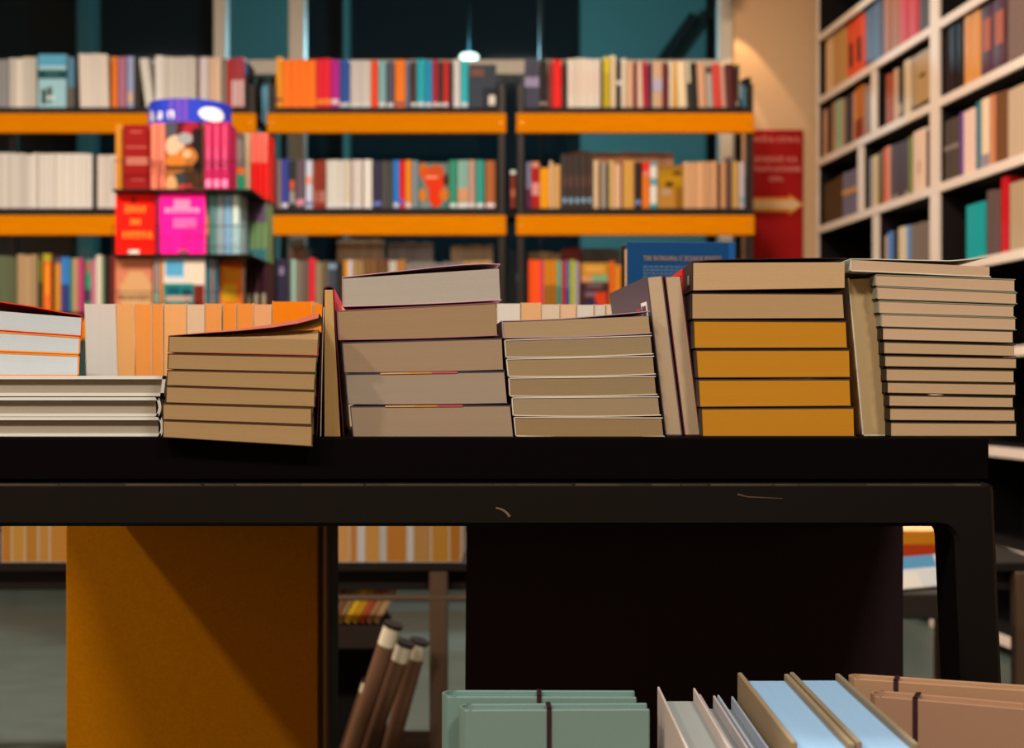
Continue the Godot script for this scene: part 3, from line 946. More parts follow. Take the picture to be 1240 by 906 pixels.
	shelf("top shelf beside the red sign", s1, d, 0.15, [
		[635.2, 652.5, 4, "slate lilac", "4c4a60", 71, {"bands": [[0.42, 0.62, "9c94b8", 0.95]]}], [653, 663, 2, "coal", "28221f", 73, {"bands": [[0.06, 0.12, "b0a8a0", 0.6]]}], [664, 669, 1, "russet", "84342c", 73], [669.5, 680, 1, "pure red", "e01410", 72], [681, 686.5, 1, "soot", "2a2422", 73],
		[687.5, 727, 5, "white", "d8cec4", 71, {"bands": [[0.25, 0.75, "e0b4a8", 0.2]]}], [727.5, 730, 1, "dark olive", "4a441c", 72], [730.5, 739, 1, "yellow", "b4a018", 69, {"bands": [[0.66, 0.98, "c8b428", 0.9]]}], [739.5, 746, 1, "beige", "d8c4a8", 67], [747, 752, 1, "ink black", "262220", 72, {"bands": [[0.48, 0.56, "e4e0dc", 1.0]]}],
		[752.5, 758, 1, "cream", "d8ccbc", 71], [759, 767, 1, "peach", "d0a888", 74], [767.5, 772, 1, "maroon", "74203c", 75], [772.5, 779, 1, "pale peach", "dcc0a8", 74, {"lean": 0.03}], [779.5, 785.5, 1, "crimson", "a8183c", 75, {"lean": 0.03}], [786, 790, 1, "slate", "3c3848", 75], [790.5, 802, 2, "peach and lilac", "c8a48c", 75, {"bands": [[0.35, 0.62, "b0a8c8", 0.95]]}],
		[803.5, 810, 1, "burgundy", "641820", 75, {"lean": 0.03}], [810.5, 815, 1, "eggshell", "d4c8b8", 75], [815.5, 821, 1, "gold", "d09a34", 75, {"lean": 0.03}], [821.5, 832, 1, "wide cream", "dac8ac", 75, {"lean": 0.04}], [833, 838.5, 1, "striped black", "34302a", 76, {"lean": 0.05, "bands": [[0.55, 1.0, "d8ccb8", 0.6]]}], [839, 846, 1, "jet", "221e1c", 76, {"lean": 0.04}],
		[846.5, 856, 1, "salmon", "c89878", 76, {"lean": 0.05}], [857, 864, 1, "ash", "a8a098", 78, {"lean": 0.05, "bands": [[0.8, 0.95, "2a2624", 0.8]]}], [865, 874, 1, "coral", "c83c34", 77, {"lean": 0.05}], [874.5, 880, 1, "dusty rose", "c09080", 78, {"lean": 0.05}], [880.5, 891, 1, "dark maroon", "4c1814", 78, {"lean": 0.04}], [891.5, 896, 1, "graphite", "2c2a28", 78, {"bands": [[0.06, 0.14, "a0a0a0", 0.6]]}]])
	var desert := printed("ochre_cover", "a87c14", [[0, 0.0, 1, 0.12, "94681c"], [0.6, 0.14, 0.95, 0.24, "5c3c0c"], [0, 0.3, 1, 0.38, "b8860c"], [0.3, 0.38, 0.6, 0.52, "5c3a0c"], [0.0, 0.55, 0.7, 1.0, "b07c34"], [0.15, 0.56, 0.5, 0.7, "a8907c"], [0.7, 0.5, 1, 1, "8c5c10"]])
	shelf("middle shelf beside the red sign", s2, d, 0.13, [
		[618, 624.5, 1, "slim russet", "7c2c18", 206, {"label": "slim russet book with a white top in the gap between two bookcases", "bands": [[0.9, 1.0, "cfdcd0", 1.0], [0.3, 0.5, "b06048", 0.8]]}],
		[637.5, 643, 1, "lilac", "8c84a4", 196, {"bands": [[0.0, 0.42, "641c4c", 1.0]]}], [644, 653, 2, "red", "b01818", 196, {"bands": [[0.28, 0.55, "e09090", 0.95], [0.88, 1.0, "d89070", 0.95]]}], [654, 665, 2, "golden yellow", "ec9c08", 203, {"vary": 0.03}], [665.5, 669.5, 1, "cream", "d8b890", 195], [670, 678.5, 1, "tan", "cc9c5c", 199],
		[680, 718, 5, "tall brown-black", "3c302a", 187, {"bands": [[0.10, 0.19, "8cb8dc", 0.45], [0.4, 0.6, "64403c", 0.4]]}], [719, 725, 1, "pale sand", "dcbc98", 195], [725.5, 727.5, 1, "thin umber", "70441c", 197], [728, 733.5, 1, "stone grey", "a89888", 196], [734, 737.5, 1, "dark grey", "4a4a50", 197], [738, 743.5, 1, "straw", "d4b068", 195], [744, 752, 1, "pink cream", "d8ac8c", 199], [752.5, 754.5, 1, "cocoa", "644038", 196],
		[755, 768, 2, "wheat", "cc9848", 195], [768.5, 777, 1, "black-brown", "2a1c18", 196, {"bands": [[0.08, 0.18, "7088c0", 0.7]]}], [778, 787, 1, "orange", "dc7010", 196, {"bands": [[0.8, 1.0, "d82818", 1.0], [0.72, 0.8, "e08088", 0.6]]}], [787.5, 796, 1, "white and teal", "dcd8d0", 196, {"bands": [[0.0, 0.1, "389c98", 1.0], [0.5, 0.66, "6c98a8", 1.0], [0.92, 1.0, "6c98a8", 1.0]]}],
		[797, 827.5, 1, "ochre", "a87c14", 201, {"face": true, "print": desert, "noun": "cover"}], [828, 869, 5, "pale terracotta", "c89870", 196, {"vary": 0.16}], [869.5, 873, 1, "dark umber", "3c2818", 197], [873.5, 879, 1, "apricot", "c89464", 196], [880, 886.5, 1, "tall plum", "5c403c", 190], [887, 895, 1, "honey", "b8904c", 196], [895.5, 902, 1, "pale lilac", "b8acb4", 196, {"bands": [[0.12, 0.24, "8098a8", 0.9]]}]])
	shelf("back row beside the red sign", s2, d + 0.14, 0.11, [
		[688, 716, 3, "umber", "8c6440", 184, {"stuff": true}], [716.5, 815, 11, "sienna", "b8784c", 185, {"vary": 0.2, "stuff": true}]])
	var orangecov := printed("sunset_cover", "a86c20", [[0, 0, 1, 0.28, "b88428"], [0.15, 0.06, 0.85, 0.2, "d09848"], [0.0, 0.28, 0.4, 0.4, "c88c68"], [0.4, 0.26, 1.0, 0.4, "74a080"], [0, 0.4, 1, 1, "3c2424"], [0.2, 0.42, 0.8, 0.52, "685058"], [0.15, 0.6, 0.6, 0.7, "785c70"], [0.5, 0.6, 0.95, 0.9, "c83c18"], [0.2, 0.8, 0.6, 1.0, "28245c"]])
	shelf("third shelf beside the red sign", s3, d, 0.13, [
		[640, 654, 2, "orange-red", "f0500c", 315, {"vary": 0.1}], [654.5, 658.5, 1, "pink", "d8445c", 316], [659, 674.5, 3, "ochre", "c87c10", 315, {"bands": [[0.0, 0.52, "94600c", 0.98]]}], [675, 680, 1, "aqua", "58a890", 315, {"bands": [[0.0, 0.5, "108478", 1.0]]}], [680.5, 685, 1, "red", "b81c20", 315], [685.5, 690, 1, "blue", "54689c", 315, {"bands": [[0.0, 0.45, "10408c", 1.0]]}],
		[690.5, 696, 1, "lime", "a8b028", 315], [696.5, 701, 1, "ash lilac", "a49cac", 317], [704, 737, 1, "sunset", "a86c20", 319, {"face": true, "print": orangecov, "noun": "cover"}], [738, 745, 1, "bright orange", "dc6410", 317], [745.5, 752, 1, "golden", "d8841c", 321], [754, 800, 6, "brown", "6a5040", 318, {"stuff": true}], [801, 895, 12, "grey", "55504c", 316, {"vary": 0.4, "stuff": true}]])
	shelf("third back row beside the red sign", s3, d + 0.14, 0.11, [
		[640, 679, 4, "tan", "a8885c", 306, {"vary": 0.2, "stuff": true}], [680, 704, 2, "oxblood", "8c2018", 301, {"stuff": true}], [705, 752, 4, "charcoal", "5c5854", 301, {"stuff": true}]])

# ---------------------------------------------------------------- white bookcase on the side wall
func wall_bookcase() -> void:
	# its front plane runs from the far corner towards the viewer; sd() gives the distance along it for a picture column
	var d0 := 5.82
	var far := Vector3((990.0 - VX) / FL * d0, 0, -d0)
	var run := Vector3(181.0 / FL, 0, 1.0).normalized()
	var turn := -atan2(run.x, run.z)
	var sd := func(px: float) -> float: return (d0 - d0 * 545.0 / (px - 445.0)) * sqrt(1.0 + pow(181.0 / FL, 2))
	# local frame: +x into the bookcase (away from the aisle), z along the run towards the viewer
	var t := thing("wall_bookcase", "white bookcase with slim shelves along the side wall", "bookcase", far)
	t.rotation.y = -turn
	var white := mat("d9c4b4", 0.5)
	var dark := mat("120d0c", 0.85)  # near-black boards: the shade inside the compartments is put into the colour
	var length := 2.6
	var dep := 0.30
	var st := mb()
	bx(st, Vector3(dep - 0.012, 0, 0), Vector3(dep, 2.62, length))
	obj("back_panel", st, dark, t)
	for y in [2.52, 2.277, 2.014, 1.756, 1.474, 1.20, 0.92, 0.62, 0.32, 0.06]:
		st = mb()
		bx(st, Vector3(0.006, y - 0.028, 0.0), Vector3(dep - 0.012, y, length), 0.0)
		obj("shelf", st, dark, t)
		st = mb()
		bx(st, Vector3(-0.004, y - 0.027, 0.0), Vector3(0.006, y + 0.003, length), 0.001)
		obj("shelf_edge", st, white, t)
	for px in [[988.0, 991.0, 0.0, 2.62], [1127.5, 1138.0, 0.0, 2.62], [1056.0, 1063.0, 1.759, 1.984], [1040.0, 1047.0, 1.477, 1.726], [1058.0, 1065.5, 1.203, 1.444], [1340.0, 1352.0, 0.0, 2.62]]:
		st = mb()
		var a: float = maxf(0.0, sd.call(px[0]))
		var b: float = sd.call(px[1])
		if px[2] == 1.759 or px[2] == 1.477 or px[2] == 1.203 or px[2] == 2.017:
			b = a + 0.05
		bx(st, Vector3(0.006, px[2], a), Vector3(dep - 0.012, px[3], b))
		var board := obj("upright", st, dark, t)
		st = mb()
		bx(st, Vector3(-0.005, px[2], a), Vector3(0.006, px[3], b), 0.001)
		obj("upright_edge", st, white, board)
	st = mb()
	bx(st, Vector3(-0.02, 0, length), Vector3(dep, 2.62, length + 0.02), 0.002)
	obj("end_panel", st, white, t)
	# books, spines to the aisle
	var rows := [
		["top row of the white bookcase", 2.014, [[996, 1005, 1, "pale peach", "d8a878", 0.235], [1005.5, 1021, 2, "tan", "b8844c", 0.24], [1021.5, 1043, 2, "flame red", "d84c2c", 0.235, [[0.2, 0.6, "4c2418", 0.4]]], [1043.5, 1065, 2, "navy", "4c4458", 0.24], [1065.5, 1085, 2, "copper", "9c5820", 0.235], [1085.5, 1108, 2, "red", "b82418", 0.23], [1109, 1126, 2, "dark brown", "4c3428", 0.235]]],
		["second row of the white bookcase", 1.759, [[993, 997, 1, "blush", "c08c6c", 0.2], [997.5, 1004, 2, "dark brown", "4c3428", 0.2], [1004.5, 1008, 1, "fawn", "a87c58", 0.205], [1008.5, 1014, 1, "mint", "8cac8c", 0.205], [1014.5, 1018, 1, "sand", "b08c60", 0.2], [1018.5, 1024, 2, "slate", "4c4450", 0.2], [1024.5, 1028, 1, "black", "2c201c", 0.2], [1028.5, 1032, 1, "salmon", "c4886c", 0.2], [1032.5, 1041, 2, "burnt orange", "b8641c", 0.21, [[0.0, 0.4, "84300c", 1.0]]], [1041.5, 1049, 2, "dusky pink", "94705c", 0.2], [1049.5, 1055.5, 1, "chocolate", "4c342c", 0.205]]],
		["second row past the white divider", 1.759, [[1069, 1077, 2, "rust", "9c4c30", 0.19], [1077.5, 1083, 1, "buff", "c0987c", 0.195], [1083.5, 1089, 1, "dark olive", "44382c", 0.19, [[0.1, 0.3, "a88c68", 0.8]]], [1089.5, 1098, 1, "pale beige", "c8ac8c", 0.2], [1100, 1126, 1, "grey portrait", "9c7c58", 0.2, [[0.1, 0.92, "a88458", 0.7], [0.55, 0.62, "54402c", 0.3], [0.0, 0.12, "3c3028", 0.98]]]]],
		["third row of the white bookcase", 1.477, [[994, 1015.5, 3, "dark umber", "4c341c", 0.175], [1016, 1034, 4, "blue-grey", "6c6474", 0.18, [[0.5, 0.62, "c08850", 0.98]]], [1034.5, 1039.5, 1, "clay", "b88460", 0.19]]],
		["third row past the white divider", 1.477, [[1049, 1052, 1, "grey", "8c8488", 0.195], [1052.5, 1058, 1, "cream", "d0b07c", 0.2], [1058.5, 1065, 1, "moss", "5c4c1c", 0.2], [1065.5, 1069, 1, "vermilion", "c84818", 0.205], [1069.5, 1074, 1, "salmon", "cc8468", 0.205], [1074.5, 1096, 4, "dark plum", "4c3434", 0.2, [[0.04, 0.1, "9c8c84", 0.5]]], [1096.5, 1100, 1, "leaf green", "747c3c", 0.205], [1100.5, 1117, 1, "wide cream", "dcbca4", 0.215, [[0.3, 0.5, "c8a088", 0.3]]], [1117.5, 1126, 2, "coal", "3c2c2c", 0.2]]],
		["fourth row of the white bookcase", 1.203, [[1067, 1069.5, 1, "wheat", "c0a07c", 0.16], [1070, 1077, 1, "cornflower", "4c7cc0", 0.165], [1077.5, 1083, 1, "brown-black", "34281f", 0.165], [1083.5, 1093, 1, "ivory", "d0bc9c", 0.17], [1093.5, 1098, 1, "sky blue", "5484c0", 0.17], [1098.5, 1126, 5, "dim grey", "74665c", 0.165]]],
		["top row in the tall bay", 1.759, [[1140, 1160, 3, "black", "241618", 0.22], [1163, 1182, 2, "golden tan", "d08c48", 0.225, [[0.0, 0.9, "c88444", 0.5]]], [1182.5, 1214, 2, "dark maroon", "4c1c20", 0.22, [[0.35, 0.8, "a04c2c", 0.6]]], [1215, 1262, 5, "brown", "6c4834", 0.21]]],
		["middle row in the tall bay", 1.477, [[1140, 1157, 3, "dark grey", "4c4038", 0.2, [[0.5, 0.58, "84746c", 0.8]]], [1157.5, 1161, 1, "violet", "643c84", 0.205], [1161.5, 1176, 2, "shell pink", "dcb8a8", 0.205], [1176.5, 1183, 1, "teal", "2c6c7c", 0.215], [1183.5, 1193, 1, "pale cream", "dcc0a0", 0.215, [[0.0, 0.2, "8c8088", 0.98]]], [1193.5, 1200, 1, "coral", "c07850", 0.215], [1200.5, 1214, 2, "walnut", "6c4428", 0.215], [1215, 1262, 5, "beige", "b89c80", 0.205]]],
		["bottom row in the tall bay", 1.203, [[1165, 1188, 1, "plain teal", "109090", 0.175], [1189, 1206, 2, "grey-brown", "5c4844", 0.2], [1207, 1216, 1, "bright red", "b8101c", 0.23], [1217, 1262, 4, "sand", "a88c6c", 0.2]]]]
	for r in rows:
		var runs: Array = r[2]
		for i in runs.size():
			var q: Array = runs[i]
			var prev: String = runs[i - 1][3] if i > 0 else ""
			var next: String = runs[i + 1][3] if i < runs.size() - 1 else ""
			var label := "%s book between %s and %s, %s" % [q[3], prev, next, r[0]]
			if not (prev and next): label = "%s book at the end beside %s, %s" % [q[3], prev + next, r[0]]
			var a: float = sd.call(q[0])
			var b: float = sd.call(q[1])
			for k in q[2]:
				if q[0] >= 1215:
					var m0 := lerpf(a, b, float(k) / q[2])
					var m1 := lerpf(a, b, float(k + 1) / q[2])
					mass_book(Transform3D(Basis(Vector3.UP, t.rotation.y - PI / 2), t.transform * Vector3(0.095, float(r[1]) + 0.004, (m0 + m1) / 2)), m1 - m0 - 0.001, q[5], 0.16, Color(q[4]))
					continue
				var s0 := lerpf(a, b, float(k) / q[2])
				var s1 := lerpf(a, b, float(k + 1) / q[2])
				var dp := 0.15 + 0.02 * rng.randf()
				var local := Vector3(0.012 + dp / 2 + 0.004 * rng.randf(), float(r[1]) + (0.0006 if r[1] != 2.014 else 0.0036), (s0 + s1) / 2)
				var at: Vector3 = t.transform * local
				spine_book("book", label, "books in the " + r[0], at, t.rotation.y - PI / 2, 0.0, s1 - s0 - 0.001, q[5] + rng.randf_range(-0.004, 0.003), dp, q[4], q[6] if q.size() > 6 else [])

# ---------------------------------------------------------------- what shows under the table
func under_table() -> void:
	# ochre panel of a cupboard standing behind the table legs
	var pd := 1.50
	var a := W(80, 640, pd)
	var b := W(385, 640, pd)
	var c := thing("ochre_cupboard", "ochre painted cupboard panel standing under the black table", "cupboard", Vector3((a.x + b.x) / 2, 0, -pd - 0.09))
	var hw := (b.x - a.x) / 2
	var ochre := grained("ochre_panel", "ae6e00", fine_tex, Vector3(3, 3, 3), 0.6, 0.0, 0.0, 0.15)
	var st := mb()
	bx(st, Vector3(-hw, 0.0, 0.07), Vector3(hw, 0.66, 0.09), 0.001)
	obj("front_panel", st, ochre, c)
	st = mb()
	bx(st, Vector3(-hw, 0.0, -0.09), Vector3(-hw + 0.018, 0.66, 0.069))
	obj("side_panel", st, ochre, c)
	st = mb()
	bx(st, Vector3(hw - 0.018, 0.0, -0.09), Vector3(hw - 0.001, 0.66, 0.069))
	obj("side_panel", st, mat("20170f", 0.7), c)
	st = mb()
	tube(st, [Vector3(hw + 0.006, 0.0, 0.074), Vector3(hw + 0.006, 0.66, 0.074)], 0.0055, 10)
	obj("metal_edge", st, mat("7a5a44", 0.4, 0.3), c)
	# black cloth over a plinth
	var cd := 1.38
	var ca := W(566, 640, cd).x
	var cb := W(1094, 640, cd).x
	var top := 0.685
	var cloth := thing("draped_plinth", "plinth under the table covered with plain black cloth", "plinth", Vector3((ca + cb) / 2, 0, -cd - 0.2))
	st = mb()
	var w2 := (cb - ca) / 2
	var per := []   # perimeter points with soft folds
	var dirs := [[Vector2(-w2, 0.2), Vector2(w2, 0.2)], [Vector2(w2, 0.2), Vector2(w2, -0.2)], [Vector2(w2, -0.2), Vector2(-w2, -0.2)], [Vector2(-w2, -0.2), Vector2(-w2, 0.2)]]
	for e in dirs:
		for k in 24:
			per.append(e[0].lerp(e[1], k / 24.0))
	var levels := [[0.002, 1.0], [0.15, 0.9], [0.3, 0.75], [0.45, 0.55], [0.6, 0.3], [top - 0.01, 0.05], [top, -0.6]]
	var ringp := []
	for l in levels:
		var ring := []
		for k in per.size():
			var p: Vector2 = per[k]
			var f := (0.004 * sin(k * 0.62 + l[0] * 3.0) + 0.003 * sin(k * 1.37 + 1.0)) * maxf(l[1], 0.0) + (-0.01 if l[1] < 0 else 0.0)
			var q := p + p.normalized() * f
			ring.append(Vector3(q.x, l[0], q.y))
		ringp.append(ring)
	for i in levels.size() - 1:
		for k in per.size():
			var m := (k + 1) % per.size()
			quad(st, ringp[i][k], ringp[i][m], ringp[i + 1][m], ringp[i + 1][k], Vector3(0, 0.3, 0))
	for k in per.size():
		quad(st, ringp[-1][k], ringp[-1][(k + 1) % per.size()], Vector3(0, top, 0), ringp[-1][k], Vector3(0, 0.3, 0))
	obj("black_cloth", st, grained("black_cloth", "2a1e22", fine_tex, Vector3(8, 8, 8), 0.95), cloth)
	# low display unit further back, with its row of books
	var ld := 2.60
	var y_of := func(py: float) -> float: return W(0, py, ld).y
	var lt := thing("low_display_unit", "low dark display unit with two tiers beyond the black table", "display unit", Vector3(0, 0, -ld - 0.25))
	var dark := mat("1b1613", 0.6)
	var brown := mat("5c4838", 0.5)
	var sy: float = y_of.call(681)
	st = mb()
	bx(st, Vector3(-1.25, sy - 0.018, -0.25), Vector3(1.0, sy, 0.25), 0.002)
	obj("shelf", st, dark, lt)
	st = mb()
	bx(st, Vector3(-1.25, y_of.call(718), 0.2), Vector3(1.0, sy - 0.018, 0.215), 0.001)
	obj("apron", st, dark, lt)
	st = mb()
	bx(st, Vector3(W(330, 0, ld).x, 0.0, 0.02), Vector3(W(455, 0, ld).x, y_of.call(762), 0.04))
	obj("back_panel", st, mat("0c0a09", 0.8), lt)
	st = mb()
	var ry: float = y_of.call(724)
	tube(st, [Vector3(-0.46, ry, 0.25), Vector3(0.3, ry, 0.25)], 0.006, 8)
	obj("rail", st, brown, lt)
	for x in [W(531, 0, ld).x, W(-90, 0, ld).x, W(1240, 0, ld).x]:
		st = mb()
		bx(st, Vector3(x - 0.017, 0, 0.225), Vector3(x + 0.017, sy - 0.018, 0.255), 0.002)
		obj("post", st, brown, lt)
	for x in [-1.2, 0.95]:
		st = mb()
		bx(st, Vector3(x - 0.017, 0, -0.25), Vector3(x + 0.017, sy - 0.018, -0.22), 0.002)
		obj("post", st, brown, lt)
	st = mb()
	var tx0 := W(392, 0, ld).x
	var tx1 := W(462, 0, ld).x
	var tyy: float = y_of.call(764)
	bx(st, Vector3(tx0 - 0.25, tyy - 0.045, 0.05), Vector3(tx1, tyy, 0.2), 0.003)
	obj("magazine_tray", st, mat("2c201c", 0.6), lt)
	st = mb()
	bx(st, Vector3(tx0 - 0.27, 0, 0.0), Vector3(tx0 - 0.25, tyy, 0.2), 0.002)
	obj("tray_support", st, dark, lt)
	st = mb()
	bx(st, Vector3(tx0 - 0.25, 0.05, -0.1), Vector3(0.12, 0.07, 0.42), 0.002)
	obj("bottom_shelf", st, dark, lt)
	# books on the low unit, page edges to the viewer
	var cols := [["white", "e4dccc", 4], ["peach", "d8a060", 8], ["orange", "c8843c", 5], ["pearl", "d4d0d4", 5], ["sand", "cc9850", 10], ["grey-white", "c4c0c0", 4], ["amber", "c08038", 14], ["silver", "ccccd4", 4], ["tan", "b88c54", 12], ["honey", "bc8838", 12], ["caramel", "b0742c", 8]]
	var x := 402.0
	var i := 0
	for q in cols:
		var wpx: float = q[2] * 157.0 / 86.0
		low_book("%s page-edged paperback in the row on the low unit beyond the table" % q[0], x, x + wpx - 0.6, ld, sy, q[1])
		x += wpx
	for q in [[2, 14, "ochre", "c48430"], [14.5, 30, "straw", "cc9848"], [30.5, 46, "dull gold", "c08838"], [46.5, 60, "biscuit", "c8924c"], [60.5, 84, "butterscotch", "c88c40"]]:
		low_book("%s page-edged paperback beyond the ochre cupboard" % q[2], q[0], q[1], ld, sy, q[3])
	# books at the gap beside the steel leg
	spine_book("book", "red book lying on the low unit behind the table's steel leg", "", Vector3(W(1112, 0, ld).x, sy, -ld - 0.14), 0.0, 0.0, 0.16, 0.028, 0.2, "c8401c", [], "d8a878")
	spine_book("book", "amber book lying on a red one behind the table's steel leg", "", Vector3(W(1114, 0, ld).x, sy + 0.029, -ld - 0.14), 0.0, 0.0, 0.16, 0.026, 0.2, "d88c1c", [], "d8a878")
	var mg := face_book("magazine", "blue and white magazine in the slanted holder behind the steel leg", "", W(1116, 712, 2.5), 0.5, 0.14, 0.06, 0.008, "d8dce0", printed("magazine_cover", "d8dce0", [[0.2, 0.0, 0.9, 0.4, "5c9cc8"], [0, 0.5, 0.5, 1, "e8e4dc"]]), "d8d0c8", -0.5)
	mg.set_meta("category", "magazine")
	var mh := thing("magazine_holder", "dark slanted magazine holder standing behind the table's steel leg", "holder", Vector3(W(1116, 0, 2.5).x, 0, -2.5))
	var mt := W(0, 712, 2.5).y
	st = mb()
	bx(st, Vector3(-0.11, 0.0, -0.05), Vector3(-0.095, mt - 0.012, 0.03), 0.002)
	bx(st, Vector3(0.095, 0.0, -0.05), Vector3(0.11, mt - 0.012, 0.03), 0.002)
	obj("stand", st, dark, mh)
	st = mb()
	bx(st, Vector3(-0.11, mt - 0.05, -0.06), Vector3(0.11, mt - 0.004, 0.04), 0.003)
	obj("tray", st, mat("2c2622", 0.6), mh)
	# slim leaning booklets in the tray
	var lean := -0.52
	var bk := [["plum", "6c2c3c"], ["brown", "7c5840"], ["khaki", "94784c"], ["yellow", "e0b020"], ["mustard", "c8901c"], ["red-brown", "b04830"], ["tan", "a07850"], ["fawn", "b89068"]]
	for k in bk.size():
		spine_book("booklet", "slim %s booklet leaning in the dark magazine tray" % bk[k][0], "leaning booklets in the magazine tray", Vector3(W(385 + k * 9.2, 0, 2.58).x, tyy + 0.005, -ld - 0.115), 0.0, lean, 0.0112, 0.082, 0.1, bk[k][1])
	# rolled posters
	var rolls := [[476, 757, 441, 862, "tallest"], [491, 779, 461, 864, "second"], [508, 777, 484, 864, "end"], [449, 826, 436, 864, "short"]]
	for r in rolls:
		var rz := 2.45 + 0.042 * rolls.find(r)
		var p1 := W(r[0], r[1], rz)
		var p0 := W(r[2], r[3], rz)
		var dir := (p1 - p0).normalized()
		p0 = p1 - dir * ((p1.y - 0.078) / dir.y)
		p0.z = -rz - 0.03
		var rt := thing("rolled_poster", "%s brown rolled poster with pale end leaning under the low unit" % r[4], "rolled poster", p0)
		var body := p1 - p0
		st = mb()
		tube(st, [Vector3.ZERO, body * 0.88], 0.016, 14)
		obj("roll", st, mat("6c4c38", 0.6), rt)
		st = mb()
		tube(st, [body * 0.88, body], 0.0158, 14)
		obj("pale_end", st, mat("d8ccb0", 0.7), rt)
		st = mb()
		tube(st, [body * 0.99, body * 1.01], 0.018, 14)
		obj("cap_ring", st, mat("1c1614", 0.5), rt)

func low_book(label: String, x0: float, x1: float, d: float, foot: float, hex: String) -> void:
	var y := VY - (foot - EYE) / d * FL
	fbook("paperback_book", label, [[x0, y], [x0, y - 84], [x1, y - 84], [x1, y]], d, 0.19, paper(hex), mat("d8d0c4", 0.6), {"group": "books on the low display unit", "ct": 0.0009})

